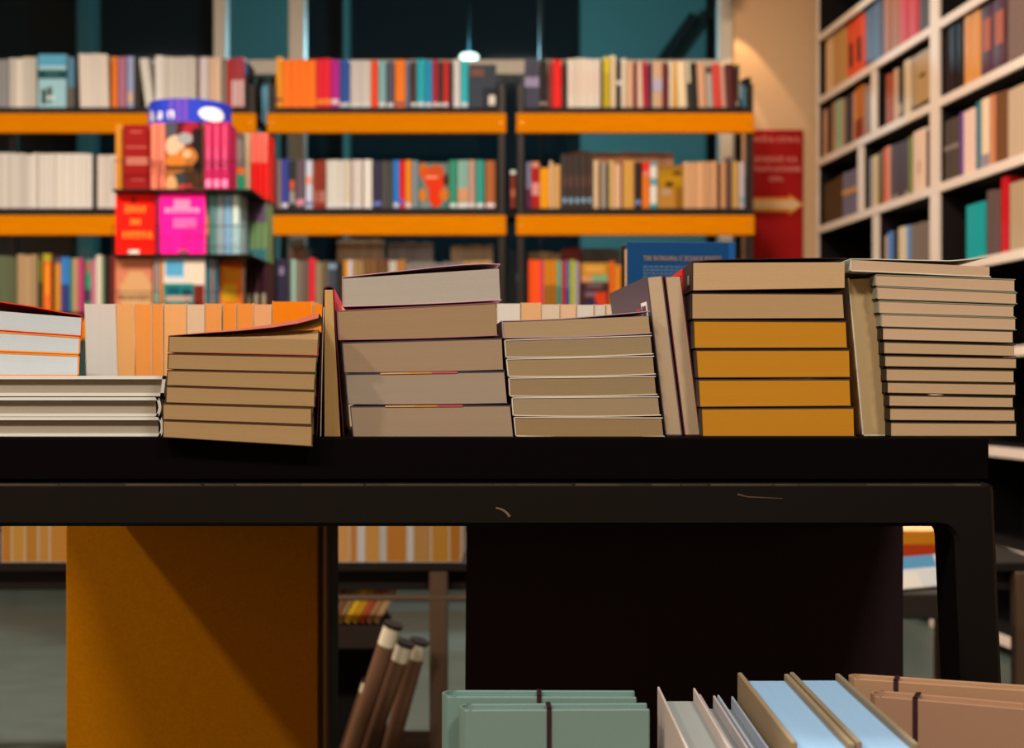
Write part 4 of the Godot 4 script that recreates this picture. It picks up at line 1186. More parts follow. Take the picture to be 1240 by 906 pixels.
# ---------------------------------------------------------------- books on the black table
func table_books() -> void:
	var ord := ["top", "second", "third", "fourth", "fifth", "sixth", "seventh", "eighth", "ninth", "tenth", "eleventh", "twelfth", "bottom"]
	# white hardbacks lying at the table's end
	var wb := grained("white_board", "dfe0dc", fine_tex, Vector3(60, 60, 60), 0.4)
	var hp := paper("9c9488")
	fbook("hardcover_book", "top white hardcover of the three lying beside the orange-paged row", [[201, 455.2], [-100, 455.2], [-100, 480], [198, 480]], 1.10, 0.2, hp, wb, {"ct": 0.0027, "inset": 0.004, "over": 0.004, "round": 0.0, "skew": -0.028, "group": "white hardcovers"})
	fbook("hardcover_book", "middle white hardcover of the three lying beside the orange-paged row", [[192, 481.2], [-104, 481.2], [-104, 504.6], [192, 504.6]], 1.10, 0.2, hp, wb, {"ct": 0.0024, "inset": 0.004, "over": 0.004, "round": 0.0022, "skew": -0.028, "group": "white hardcovers"})
	fbook("hardcover_book", "bottom white hardcover of the three, lying on the black table", [[195, 505.2], [-100, 505.2], [-100, 528.6], [195, 528.6]], 1.10, 0.2, hp, wb, {"ct": 0.0024, "inset": 0.004, "over": 0.004, "round": 0.0022, "skew": -0.028, "group": "white hardcovers"})
	# three white-paged books on the hardbacks
	var oc := mat("e8841c", 0.4)
	var wp := paper("becad6")
	fbook("paperback_book", "white-paged book with red and orange cover curling up, topmost on the white hardcovers", [[100, 384], [-60, 371], [-60, 396], [99, 407.5]], 1.14, 0.19, wp, mat("d82c1c", 0.4), {"group": "white-paged books", "skew": -0.066, "lift": [[100, 382.5], [70, 378], [40, 372], [0, 366], [-60, 361]], "edge": []})
	fbook("paperback_book", "white-paged book with orange cover, middle one of three on the white hardcovers", [[97.5, 408], [-60, 397], [-60, 423], [97, 429.6]], 1.14, 0.19, wp, oc, {"group": "white-paged books", "skew": -0.066, "ct": 0.001})
	fbook("paperback_book", "white-paged book with orange cover resting directly on the white hardcovers", [[96.5, 430.2], [-60, 424], [-60, 455.4], [95.5, 455.4]], 1.14, 0.19, wp, oc, {"group": "white-paged books", "skew": -0.066, "ct": 0.001})
	# row of books standing behind, page edges to the viewer
	var rd := 1.38
	var foot := VY + (EYE - TOP) / rd * FL
	var row := [[102, 140, "cccecd", "wide off-white", 367.5, 4], [140.7, 162.3, "e0ac70", "soft peach", 368, 3], [162.9, 183.7, "e89c50", "apricot", 368, 1], [184.3, 197, "e89a4c", "thin apricot", 367.5, 1], [198.5, 225.3, "e8b074", "broad peach", 367.5, 0], [226, 247.6, "dcc4a8", "pale cream", 368, 0], [248.3, 268, "e8a058", "light orange", 367, 0], [270, 286, "ee9438", "clear orange", 367, 0], [287, 306.4, "ee9844", "warm orange", 367, 0], [307, 328.6, "e8b080", "blush", 368, 0], [329.6, 378.2, "f48a14", "broad vivid orange", 364.5, 0], [379, 394, "f08c20", "narrow vivid orange", 368, 0],
		[396, 420, "e4b888", "sand", 369, 0], [421, 447, "e0cbb0", "oat", 368, 0], [448, 470, "e8a868", "melon", 369, 0], [471, 500, "dcd0c0", "chalk", 369, 0], [501, 524, "e6b078", "nectarine", 368, 0], [525, 549, "e0c4a0", "almond", 369, 0], [550, 575, "ddd4c6", "bone", 368, 0], [576, 600, "e8b888", "fawn", 369, 0],
		[601.5, 630, "dcdcd6", "cool white", 367, 0], [631, 655, "e4b484", "light peach", 366, 0], [655.6, 677.6, "dcccb8", "linen", 368, 0], [678.3, 697.6, "e2c0a0", "shell", 368, 0], [698.4, 719, "d8d6d2", "grey-white", 368.5, 0], [719.8, 733, "d6d0ca", "slim grey", 368.5, 0], [734, 756, "dccbb4", "ecru", 368, 0]]
	for r in row:
		fbook("paperback_book", "standing paperback with %s page edges, in the row behind the stacks" % r[3], [[r[0] + r[5], foot], [r[0], r[4]], [r[1], r[4]], [r[1] + r[5], foot]], rd, 0.19, paper(r[2]), mat("d8bc98", 0.5), {"group": "standing row behind the stacks", "ct": 0.0004, "inset": 0.0006, "over": 0.0006})
	# stack of six beside the hardbacks
	var tan1 := paper("a38761")
	var drk := mat("4a3426", 0.5)
	var D := [[[204, 407.2], [386.3, 411.2], [385.4, 430.8], [203, 426.5]], [[203, 428], [384.8, 432], [383.2, 451.5], [202.4, 447]], [[202.4, 448], [382.6, 452], [381.7, 473], [200.9, 466.6]], [[200.9, 467.6], [382, 473.6], [381.7, 493.2], [200.3, 487.7]], [[196.8, 488.6], [378, 494], [378, 514.7], [196.8, 508]], [[196.8, 509], [378.6, 515.6], [378.6, 541], [196.8, 529.6]]]
	for i in 6:
		var o := {"group": "six-high paperback stack", "ct": 0.0004, "droop": 0.0085, "skew": -0.02}
		if i == 0:
			o.lift = [[203.6, 406.4], [222, 405], [250, 403], [290, 400.2], [330, 396.2], [360, 391.6], [385.4, 385]]
		fbook("paperback_book", "%s paperback of the six-high stack beside the white hardcovers" % (["raised-cover top", "second", "third", "fourth", "fifth", "bottom"][i]), D[i], 1.062, 0.19, tan1, mat("9a4636", 0.4) if i == 0 else drk, o)
	# book standing like a tent, spine up
	tent_book()
	# five thick novels
	var tan2 := [paper("afa9a2"), paper("9e8569"), paper("9e8872"), paper("9e9081"), paper("9e8c78")]
	var F := [[[414.4, 336.7], [605.6, 323.8], [607.5, 363.4], [415, 371.5]], [[407.8, 376], [601.5, 366.4], [603.4, 406.5], [409.6, 411.9]], [[413.9, 414.6], [608.9, 409.4], [610.6, 448], [416.4, 451.5]], [[417.9, 452.8], [612, 449.6], [615.4, 488.5], [420.7, 490]], [[423.6, 492], [618.9, 490.6], [623, 531.4], [427.3, 529.2]]]
	for i in 5:
		var o := {"group": "five-high stack of thick novels", "ct": 0.0005, "over": 0.001, "bow2": -0.0006, "skew": -0.016}
		if i == 0:
			o.lift = [[414.2, 335.6], [440, 332.6], [470, 329.4], [500, 326.2], [530, 322.8], [560, 320.2], [585, 319], [606, 319.4]]
			o.page_up = 0.0004
		if i == 3 or i == 4: o.edge = [[0.22, 0.4, "d8a068"], [0.4, 0.54, "e08c28"], [0.54, 0.7, "d85060"]]
		fbook("paperback_book", "%s thick novel of the tallest stack, with tan page edges" % ["bulging-cover top", "overhanging second", "third", "fourth", "bottom"][i], F[i], 1.10, 0.2, tan2[i], mat("c89cb4" if i == 0 else "4c4454" if i != 1 else "9c6070", 0.45), o)
	# six paperbacks with pale covers
	var tan3 := [paper("a89274"), paper("968468"), paper("9a8668"), paper("938063"), paper("9c8a70"), paper("957f5e")]
	var G := [[[607.8, 389.2], [786.4, 380.9], [789, 403.8], [609.2, 409.6]], [[610.7, 411.6], [789.2, 406], [791.4, 429], [612.4, 433.2]], [[613, 434.6], [792, 431], [794, 453.4], [615.3, 456.4]], [[615.8, 457.6], [794, 455.4], [796.2, 478], [617.3, 480.2]], [[619.6, 481.4], [798, 480], [800.6, 503.2], [621, 503.6]], [[622.1, 505], [802.4, 505.8], [805, 529], [624.4, 528.4]]]
	for i in 6:
		var o := {"group": "six-high stack of pale-covered paperbacks", "ct": 0.00065, "over": 0.0010, "bow2": -0.0009, "skew": -0.016}
		if i == 0:
			o.lift = [[607.6, 388.3], [640, 387.4], [680, 385.8], [720, 382.6], [760, 379], [787, 376.4]]
			o.page_up = 0.0006
		fbook("paperback_book", "%s pale-covered paperback of the stack beside the barcoded book" % ["lifted-cover top", "second", "third", "fourth", "fifth", "bottom"][i], G[i], 1.10, 0.2, tan3[i], mat("a888a0" if i == 0 else "d8cfc6", 0.45), o)
	# two standing beside them
	var tan4 := paper("bea88e")
	var h1 := fbook("paperback_book", "dark purple-grey book with a barcode standing on its spine between two stacks", [[805.8, 528], [782.8, 335], [802.3, 333], [826.7, 528]], 1.115, 0.2, tan4, mat("4a424c", 0.5), {"group": "books standing between stacks", "skew": -0.0165, "ct": 0.0009})
	# barcode and red print on its back cover
	var q0 := W(783.6, 345, 1.115)
	var along := Vector3(-0.0165, 0, -0.2).normalized()
	var downv := (W(805.8, 528, 1.115) - W(782.8, 335, 1.115)).normalized()
	var nrm := along.cross(downv).normalized()
	if nrm.x > 0: nrm = -nrm
	var patch := func(u0, u1, v0, v1, hex, lift):
		var s := mb()
		var org := W(782.8, 335, 1.115) - h1.position
		var cnr := [org + along * u0 + downv * v0, org + along * u1 + downv * v0, org + along * u1 + downv * v1, org + along * u0 + downv * v1]
		var A := PackedVector3Array([cnr[0] + nrm * lift, cnr[1] + nrm * lift]); var B := PackedVector3Array([cnr[3] + nrm * lift, cnr[2] + nrm * lift])
		strip(s, A, B, PackedVector3Array([cnr[0], cnr[1]]), PackedVector3Array([cnr[3], cnr[2]]))
		obj("cover_print", s, mat(hex, 0.5), h1)
	patch.call(0.012, 0.038, 0.0195, 0.034, "e8e4e0", 0.0004)
	for k in 7:
		patch.call(0.016 + k * 0.0030, 0.0172 + k * 0.0030 + 0.0006 * (k % 2), 0.0225, 0.034, "1c181c", 0.0006)
	patch.call(0.044, 0.062, 0.0235, 0.0252, "b83038", 0.0004)
	patch.call(0.047, 0.060, 0.0275, 0.0288, "a83038", 0.0004)
	patch.call(0.085, 0.11, 0.03, 0.0315, "903440", 0.0004)
	patch.call(0.125, 0.14, 0.028, 0.033, "9c7c6c", 0.0004)
	fbook("paperback_book", "tan-paged book with a dark red cover standing beside the barcoded one", [[828.7, 528], [804.6, 334.4], [824.7, 333.6], [848.6, 528]], 1.117, 0.2, tan4, mat("5c1c28", 0.5), {"group": "books standing between stacks", "skew": -0.0165, "ct": 0.0009})
	# six with yellowed pages below
	var tan5 := paper("bfa17c")
	var tan5_shaded := paper("b0926c")  # tan5 again, darkened for the shade on the second book
	var yel := paper("be8424")
	var I := [[[838.2, 317.4], [1024.7, 316], [1024.7, 349.4], [838.2, 352.5]], [[837.3, 354.4], [1022, 355.2], [1024, 386], [837.3, 386.6]], [[839.3, 388], [1025.8, 388.8], [1027.5, 421.6], [840.2, 422]], [[842.2, 423.6], [1030, 423.2], [1031, 457.2], [844.5, 457.8]], [[845, 459.4], [1030.4, 459], [1031.9, 492], [846.8, 493.2]], [[848.8, 494.4], [1035.3, 493.5], [1036.2, 528.6], [850.2, 528.6]]]
	for i in 6:
		var o := {"group": "six-high stack with yellowed pages", "ct": 0.0006, "over": 0.0012}
		if i == 0:
			o.lift = [[838, 316.9], [858, 314.8], [900, 313.6], [950, 312.8], [1000, 312.2], [1026.5, 312]]
			o.page_up = 0.0004
		var b := fbook("paperback_book", ["top tan-paged book with a red-and-black spine on the yellowed stack", "second tan-paged book of the stack with yellowed pages below", "uppermost yellow-paged book of the stack, third from its top", "fourth book of the stack, with yellowed page edges", "fifth book of the stack, with yellowed page edges", "bottom yellow-paged book of the stack on the black table"][i], I[i], 1.10, 0.2, tan5 if i == 0 else tan5_shaded if i == 1 else yel, mat("2a1618" if i < 2 else "3a3330", 0.5), o)
		if i == 0:
			var s := mb()
			var t0 := W(838.2, 317.6, 1.10) - b.position
			var t1 := W(838.2, 352.2, 1.10) - b.position
			bx(s, Vector3(t0.x - 0.0008, t1.y, t0.z - 0.198), Vector3(t0.x + 0.0002, t0.y, t0.z - 0.06))
			obj("spine_print", s, mat("d8100c", 0.45), b)
			s = mb()
			bx(s, Vector3(t0.x - 0.0006, t1.y + 0.006, t0.z - 0.026), Vector3(t0.x + 0.0002, t0.y - 0.009, t0.z - 0.02))
			obj("spine_print", s, mat("8c8478", 0.5), b)
	# standing between the yellowed stack and the last one
	fbook("paperback_book", "pale-covered tan-paged book standing upright between the two outer stacks", [[1044.5, 528], [1026.7, 336.8], [1058.2, 335.3], [1077.8, 528]], 1.115, 0.2, paper("b8a078"), mat("cfc6b4", 0.45), {"group": "books standing between stacks", "ct": 0.0011})
	# thirteen thin books at the table's end
	var kx := [1030.0, 1059.7, 1061.7, 1063.7, 1066.6, 1068.3, 1069.7, 1070.9, 1072.6, 1074.0, 1076.0, 1076.9, 1078.0]
	var kl := [313.8, 332.2, 346.8, 363.7, 379.8, 396.2, 413.4, 430.0, 445.8, 462.2, 477.9, 493.7, 510.9, 525.9]
	var kr := [322.0, 337.2, 353.1, 368.9, 384.1, 399.9, 416.8, 432.9, 447.8, 464.2, 480.2, 495.2, 511.8, 528.4]
	for i in 13:
		var yb: float = kl[i + 1]
		var ybr: float = kr[i + 1]
		if i == 0: yb = 328.9; ybr = 336.5
		var gap := 1.6 if i in [2, 5, 6, 7, 9, 10, 11] else 0.7
		var xr: float = 1200.0 if i == 0 else 1228.0 + (i * 7) % 5
		var k: float = (xr - kx[i]) / (1206.0 - kx[i])
		var p := [[kx[i], kl[i]], [xr, lerpf(kl[i], kr[i], k if i else 1.0)], [xr, lerpf(yb, ybr, k if i else 1.0) - gap], [kx[i], yb - gap]]
		if i == 12: p[2][1] = 528.6; p[3][1] = 528.6
		var o := {"group": "tall stack of thin paperbacks", "ct": 0.0006}
		if i == 0:
			o.lift = [[1029.5, 313.2], [1060, 313.4], [1110, 314.6], [1150, 315.4], [1175, 313.6], [1199, 310]]
			o.page_up = 0.0003
		var page: Material = paper("c3a88e") if i < 6 else paper("b89e7e")
		fbook("paperback_book", "%s thin paperback of the thirteen-high stack at the table's end" % (("curled-cover " if i == 0 else "") + ord[i]), p, 1.10, 0.19, page, mat("cfd2c6" if i == 0 else "8c8c7c" if i < 5 else "2c2622", 0.5), o)
	# tall blue book behind
	blue_book()

func tent_book() -> void:
	var d := 1.10
	var root := thing("paperback_book", "red-covered book standing spine up with its covers splayed between two stacks", "book", Vector3(W(400, 0, d).x, TOP, -d - 0.1), "books standing between stacks")
	var org := root.position
	var dz := Vector3(-0.018, 0, -0.19)
	var y0 := 528.4
	var sol := func(st: SurfaceTool, A: Array, B: Array):
		var a := PackedVector3Array(); var b := PackedVector3Array(); var a2 := PackedVector3Array(); var b2 := PackedVector3Array()
		for q in A: a.append(W(q[0], q[1], d) - org); a2.append(W(q[0], q[1], d) - org + dz)
		for q in B: b.append(W(q[0], q[1], d) - org); b2.append(W(q[0], q[1], d) - org + dz)
		strip(st, a, b, a2, b2)
	var st := mb()
	sol.call(st, [[393.2, 351], [393, 400], [393, 460], [393, y0]], [[403, 351], [405, 400], [408.4, 460], [412, y0]])
	obj("pages", st, paper("c4a06a"), root)
	st = mb()
	sol.call(st, [[391.6, 349], [390, 380], [387.6, 440], [383, y0]], [[393, 350], [391.2, 380], [388.6, 440], [384.2, y0]])
	sol.call(st, [[403, 349.5], [405.0, 380], [406.8, 412], [411.3, 470], [415.6, y0]], [[404.2, 348.8], [406.2, 380], [408.0, 412], [412.5, 470], [416.9, y0]])
	sol.call(st, [[391.6, 349], [396, 346.6], [400, 346.2], [404.4, 348.6]], [[392.6, 350.6], [396.4, 348.6], [400, 348.2], [403.4, 350.2]])
	obj("cover", st, mat("4a1420", 0.45), root)
	st = mb()
	sol.call(st, [[404.3, 349.6], [406.0, 376]], [[404.7, 349.2], [406.4, 376]])
	obj("cover_print", st, mat("d8142c", 0.4), root)
	st = mb()
	sol.call(st, [[391.6, 372], [389.6, 440], [387.8, y0]], [[392.3, 372], [390.4, 440], [388.6, y0]])
	obj("flyleaf", st, mat("d8cfc0", 0.6), root)

func blue_book() -> void:
	var d := 1.75
	var a := W(757, 293, d)
	var b := W(890, 293, d)
	var w := b.x - a.x
	var h := a.y - TOP
	var t := 0.05
	var root := thing("hardcover_book", "tall blue hardcover with gold title standing behind the table's stacks", "book", Vector3((a.x + b.x) / 2, TOP, -d - t / 2))
	root.rotation.y = 0.07
	var blue := grained("blue_cloth", "0c4a86", fine_tex, Vector3(50, 50, 50), 0.5)
	var st := mb()
	bx(st, Vector3(-w / 2, 0, t / 2 - 0.0030), Vector3(w / 2, h, t / 2), 0.0006)
	obj("front_board", st, blue, root)
	st = mb()
	bx(st, Vector3(-w / 2, 0, -t / 2), Vector3(w / 2, h, -t / 2 + 0.0030), 0.0006)
	obj("back_board", st, mat("221c20", 0.5), root)
	st = mb()
	bx(st, Vector3(w / 2 - 0.003, 0, -t / 2), Vector3(w / 2 + 0.001, h, t / 2 + 0.0006), 0.001)
	bx(st, Vector3(w / 2 - 0.009, 0, t / 2), Vector3(w / 2, h, t / 2 + 0.0006))
	obj("spine", st, mat("1058a0", 0.5), root)
	st = mb()
	var P := [Vector3(-w / 2 + 0.004, h - 0.006, 0), Vector3(w / 2 - 0.003, h - 0.006, 0)]
	var f := Vector3(0, 0, t / 2 - 0.0030)
	strip(st, PackedVector3Array([P[0] - f, P[1] - f]), PackedVector3Array([P[0] + f, P[1] + f]), PackedVector3Array([Vector3(P[0].x, 0.002, 0) - f, Vector3(P[1].x, 0.002, 0) - f]), PackedVector3Array([Vector3(P[0].x, 0.002, 0) + f, Vector3(P[1].x, 0.002, 0) + f]))
	obj("pages", st, paper("e0b284"), root)
	var px := d / FL
	words("title", "TRI ROMANA U JEDNOJ KNJIZI", 5.2 * px, mat("b09068", 0.4), root, Vector3((824.5 - 823.5) * px, h - 20 * px, t / 2 + 0.0004), Vector3.ZERO, 95 * px, true, 400)
	# blurb: rows of tiny grey-blue print
	for r in 9:
		st = mb()
		var y := h - (31.0 + r * 4.1) * px
		var x := -w / 2 + 20 * px
		var stop := w / 2 - rng.randf_range(18, 30) * px
		while x < stop:
			var l := rng.randf_range(2.0, 6.5) * px
			bx(st, Vector3(x, y, t / 2 - 0.0003), Vector3(minf(x + l, stop), y + 1.6 * px, t / 2 + 0.0003))
			x += l + 1.3 * px
		obj("blurb_print", st, mat("5c7c9c", 0.6), root)

# ---------------------------------------------------------------- spinner rack
func spinner() -> void:
	var cx := W(232, 0, 4.2).x
	var root := thing("spinner_rack", "black spinner rack with a blue drum header, full of books", "book rack", Vector3(cx, 0, -4.22))
	var black := mat("17130f", 0.45)
	var st := mb()
	lathe(st, [Vector2(0.0, 0.0), Vector2(0.26, 0.0), Vector2(0.26, 0.03), Vector2(0.04, 0.06), Vector2(0.0, 0.06)], 28)
	obj("base", st, black, root)
	st = mb()
	tube(st, [Vector3(0, 0.05, 0), Vector3(0, 1.6, 0)], 0.02, 12)
	obj("pole", st, black, root)
	var lv := [1.380, 1.191, 1.000, 0.80, 0.60]
	for y in lv:
		st = mb()
		bx(st, Vector3(-0.192, y - 0.007, -0.2), Vector3(0.218, y, 0.192), 0.002)
		obj("tray", st, black, root)
		st = mb()
		for s in [-1, 1]:
			tube(st, [Vector3(-0.188 if s < 0 else 0.03, y + 0.0, 0.198), Vector3(-0.188 if s < 0 else 0.03, y + 0.08, 0.198), Vector3(-0.05 if s < 0 else 0.2, y + 0.08, 0.198), Vector3(-0.05 if s < 0 else 0.2, y, 0.198)], 0.0016, 5)
		obj("wire_pocket", st, mat("3a2c2a", 0.35, 0.6), root)
	# header drum
	var hb := W(0, 149, 4.06).y
	var ht := W(0, 119, 4.06).y
	var hx := W(230.5, 0, 4.18).x - cx
	st = mb()
	lathe(st, [Vector2(0.0, hb), Vector2(0.122, hb), Vector2(0.122, ht), Vector2(0.0, ht)], 40, Vector3(hx, 0, 0.04))
	var drum := obj("header_drum", st, mat("1c34b0", 0.45), root)
	st = mb()
	for k in 3:
		var ang := -0.22 + k * 0.17
		var c := Vector3(hx, 0, 0.04) + Vector3(sin(ang), 0, cos(ang)) * 0.1218
		bx(st, c + Vector3(-0.008, hb, -0.002), c + Vector3(0.008, ht, 0.0008))
	obj("purple_stripe", st, mat("5c3ca4", 0.5), drum)
	var white := mat("e4e4e0", 0.5)
	var letters := [["k", -0.86], ["a", -0.55], ["n", -0.24]]
	for l in letters:
		var ang: float = l[1]
		words("lettering", l[0], 0.03, white, drum, Vector3(hx + sin(ang) * 0.1236, hb + 0.028, 0.04 + cos(ang) * 0.1236), Vector3(0, ang, 0), 0.0, false, 800)
	st = mb()
	var A := PackedVector3Array(); var B := PackedVector3Array(); var A2 := PackedVector3Array(); var B2 := PackedVector3Array()
	for k in 11:
		var s := k / 10.0
		var ang := lerpf(0.42, 1.15, s)
		var r := 0.020 * sqrt(maxf(0.0, 1.0 - pow(s * 2 - 1, 2))) + 0.001
		var dirv := Vector3(sin(ang), 0, cos(ang))
		var c := Vector3(hx, hb + 0.032, 0.04)
		A.append(c + dirv * 0.1232 + Vector3.UP * r); B.append(c + dirv * 0.1232 - Vector3.UP * r)
		A2.append(c + dirv * 0.1215 + Vector3.UP * r); B2.append(c + dirv * 0.1215 - Vector3.UP * r)
	strip(st, A, B, A2, B2)
	obj("oval_badge", st, white, drum)
	# books: covers and spines
	var g1 := "books on the spinner's top tier"
	var g2 := "books on the spinner's middle tier"
	var g3 := "books on the spinner's third tier"
	var sp := func(lb, gp, x0, x1, yt, tier, d, turn, hex, bands):
		var y: float = lv[tier] + 0.0005
		var h: float = minf(EYE - (yt - VY) / FL * d - y, 0.1795 if tier else 1.0)
		spine_book("paperback_book", lb, gp, Vector3(((x0 + x1) / 2 - VX) / FL * d, y, -d - 0.06), turn, 0.0, (x1 - x0) / FL * d - 0.0008, h, 0.115, hex, bands)
	var fc := func(lb, gp, x0, x1, yt, tier, d, turn, hex, pr, side):
		var y: float = lv[tier] + 0.0005
		var h: float = minf(EYE - (yt - VY) / FL * d - y, 0.1795 if tier else 1.0)
		var w: float = (x1 - x0) / FL * d / cos(turn)
		return face_book("paperback_book", lb, gp, Vector3(((x0 + x1) / 2 - VX) / FL * d, y, -d - 0.012), turn, w, h, 0.022, hex, pr, side)
	sp.call("narrow ochre spine beside the dark red cover on the spinner", g1, 140, 149, 150.5, 0, 4.06, 0.0, "b0701c", [])
	var b: Node3D = fc.call("dark red cover on the spinner's top tier", g1, 149.5, 181.5, 151, 0, 4.05, 0.0, "7c1010", printed("dark_red_cover", "801010", [[0.25, 0.1, 0.7, 0.14, "a04c40"], [0.1, 0.34, 0.9, 0.37, "a85c50"], [0.1, 0.5, 0.95, 0.62, "b06858"], [0.3, 0.84, 0.8, 0.87, "a04c40"]]), "b08050")
	for k in 2:
		sp.call("salmon spine between the dark red and portrait covers on the spinner", g1, 182.5 + k * 9, 190.5 + k * 9, 149, 0, 4.03, 0.0, "d87058", [[0.2, 0.45, "8c4c34", 0.3]])
	fc.call("portrait cover in skin tones, black and red on the spinner", g1, 200.5, 246, 147.5, 0, 4.03, 0.0, "5c3424", printed("portrait_cover", "8c5428", [[0, 0, 0.55, 0.25, "44444a"], [0.3, 0, 1, 0.5, "4c1018"], [0.45, 0.0, 0.9, 0.24, "94182a", 1], [0.0, 0.2, 0.5, 0.52, "cca084", 1], [0.3, 0.16, 0.72, 0.34, "8c8c8a", 1], [0.72, 0.1, 1.0, 1.0, "1c1210"], [0.3, 0.38, 0.85, 0.66, "a8662c", 1], [0.0, 0.48, 0.5, 0.7, "b86a24", 1], [0.45, 0.42, 0.68, 0.54, "cc9c74", 1], [0.0, 0.66, 0.7, 0.72, "3c2210"], [0.3, 0.72, 0.95, 1.0, "3c2414", 1], [0.2, 0.76, 0.6, 0.93, "2c3434", 1], [0, 0.8, 0.3, 1.05, "c08c60", 1], [0.4, 0.93, 0.7, 1.0, "a82c38"]]), "c8a080")
	for k in 3:
		sp.call("magenta spine with pale foot, one of three on the spinner", g1, 247.5 + k * 10, 257 + k * 10, 147.5, 0, 4.03, 0.0, "a8104c", [[0.02, 0.14, "e87ca8", 0.7], [0.3, 0.62, "d05c84", 0.25], [0.62, 0.95, "c83c60", 0.5]])
	fc.call("grey cover with green and orange foot turned sideways on the spinner", g1, 279, 291, 161, 0, 4.16, 0.95, "5c4c48", printed("grey_green_cover", "5c5050", [[0.0, 0.55, 1.0, 0.7, "c0602c"], [0.3, 0.66, 1.0, 1.0, "247c5c"], [0.2, 0.1, 0.8, 0.5, "7c706c"]]), "8c7c6c")
	sp.call("beige spine beside the red spines on the spinner", g1, 292.5, 302.5, 161, 0, 4.25, 0.0, "b89c78", [])
	for k in 3:
		sp.call("red spine with salmon top, one of three on the spinner", g1, 303.5 + k * 7, 310 + k * 7, 161, 0, 4.25, 0.0, "e01410", [[0.55, 1.0, "e86858", 0.96]])
	b = fc.call("bright red cover with yellow lettering on the spinner", g2, 140, 187.5, 230.5, 1, 4.05, 0.03, "e81408", printed("red_cover", "e81408", [[0.42, 0.08, 0.52, 0.18, "5c1408"], [0.34, 0.93, 0.62, 0.995, "d8d0c4"]]), "c8a080")
	var yl := mat("e8942c", 0.5)
	words("lettering", "ŽIVOT", 0.018, yl, b, Vector3(0.0, 0.131, 0.0115), Vector3.ZERO, 0.062, true, 700)
	words("lettering", "DO", 0.017, yl, b, Vector3(0.0, 0.095, 0.0115), Vector3.ZERO, 0.03, true, 700)
	words("lettering", "USTEVA", 0.019, yl, b, Vector3(0.006, 0.057, 0.0115), Vector3.ZERO, 0.088, true, 700)
	sp.call("thin plum spine between the red and pink covers on the spinner", g2, 188.5, 193, 231, 1, 4.04, 0.0, "7c1444", [])
	fc.call("hot pink cover with pale lettering on the spinner", g2, 193.5, 248, 231.5, 1, 4.04, 0.0, "f0108c", printed("pink_cover", "f2148c", [[0.32, 0.12, 0.68, 0.26, "e078a0"], [0.12, 0.26, 0.9, 0.34, "e490b0"], [0.2, 0.29, 0.84, 0.32, "f2148c"], [0.3, 0.42, 0.82, 0.58, "e860a0"], [0.3, 0.47, 0.82, 0.49, "f2148c"], [0.42, 0.93, 0.64, 1.0, "7c4c54"]]), "c8a080")
	for q in [["teal-green", 252, 261.5, "4c7c78"], ["stone-blue", 262, 271.5, "7c8c94"], ["misty blue", 272, 280, "6c94b4"], ["patterned pale blue", 280.5, 290.5, "8ca8b0"]]:
		sp.call("%s spine on the spinner's middle tier" % q[0], g2, q[1], q[2], 232, 1, 4.06, 0.0, q[3], [[0.5, 0.95, "c8ccb8", 0.4]] if q[0] == "patterned pale blue" else [])
	sp.call("dark teal spine beside the purple and green spines", g2, 292, 301.5, 238, 1, 4.25, 0.0, "143c48", [])
	for k in 3:
		sp.call("green spine with purple top, one of three on the spinner", g2, 302 + k * 7, 308.5 + k * 7, 238, 1, 4.25, 0.0, "6c8c5c", [[0.66, 1.0, "64506c", 0.96], [0.0, 0.2, "30707c", 0.96]])
	sp.call("thin dark red spine beside the terracotta cover on the spinner", g3, 134.5, 139.5, 309, 2, 4.06, 0.0, "6c1c18", [])
	b = fc.call("terracotta cover with a round sand motif on the spinner", g3, 140, 185, 309, 2, 4.05, 0.0, "b06448", printed("terracotta_cover", "b86c50", [[0.25, 0.3, 0.9, 0.9, "b88c60"], [0.15, 0.4, 1.0, 0.8, "b88c60"], [0.35, 0.22, 0.8, 0.95, "b88c60"], [0.1, 0.07, 0.24, 0.15, "d88c50"]]), "c8a080")
	words("lettering", "MAGIJU", 0.013, mat("3c2c28", 0.6), b, Vector3(0.002, 0.066, 0.0115), Vector3.ZERO, 0.1, true, 700)
	for k in 2:
		sp.call("pinkish grey spine beside the terracotta cover on the spinner", g3, 185.8 + k * 4.2, 189.6 + k * 4.2, 309, 2, 4.04, 0.0, "8c7874", [[0.0, 0.45, "7c8c80", 0.96]])
	sp.call("thin orange spine beside the lake cover on the spinner", g3, 194.4, 197.6, 309, 2, 4.04, 0.0, "c87818", [])
	fc.call("white and teal lake cover on the spinner", g3, 198, 248, 309, 2, 4.04, 0.0, "b8b8b8", printed("lake_cover", "c4bcb4", [[0, 0, 1, 0.05, "7c8c94"], [0.06, 0.05, 0.5, 0.3, "4c90b4"], [0.1, 0.3, 0.7, 0.36, "a4b4c0"], [0.0, 0.42, 0.74, 0.98, "14706c"], [0.1, 0.48, 0.4, 0.6, "0c4858"], [0.45, 0.5, 0.7, 0.62, "143c4c"], [0.05, 0.62, 0.7, 0.72, "a88c80"], [0.74, 0.44, 1.0, 1.0, "6c1c14"], [0.55, 0.05, 1.0, 0.4, "cfb8a4"], [0.25, 0.8, 0.6, 0.9, "2c9468"]]), "c8a080")
	for q in [["blue-green", 249, 255, "1c6c80"], ["rust", 255.5, 258, "a8602c"], ["deep teal", 258.5, 262.5, "1c6078"]]:
		sp.call("%s spine on the spinner's third tier" % q[0], g3, q[1], q[2], 309, 2, 4.05, 0.0, q[3], [])
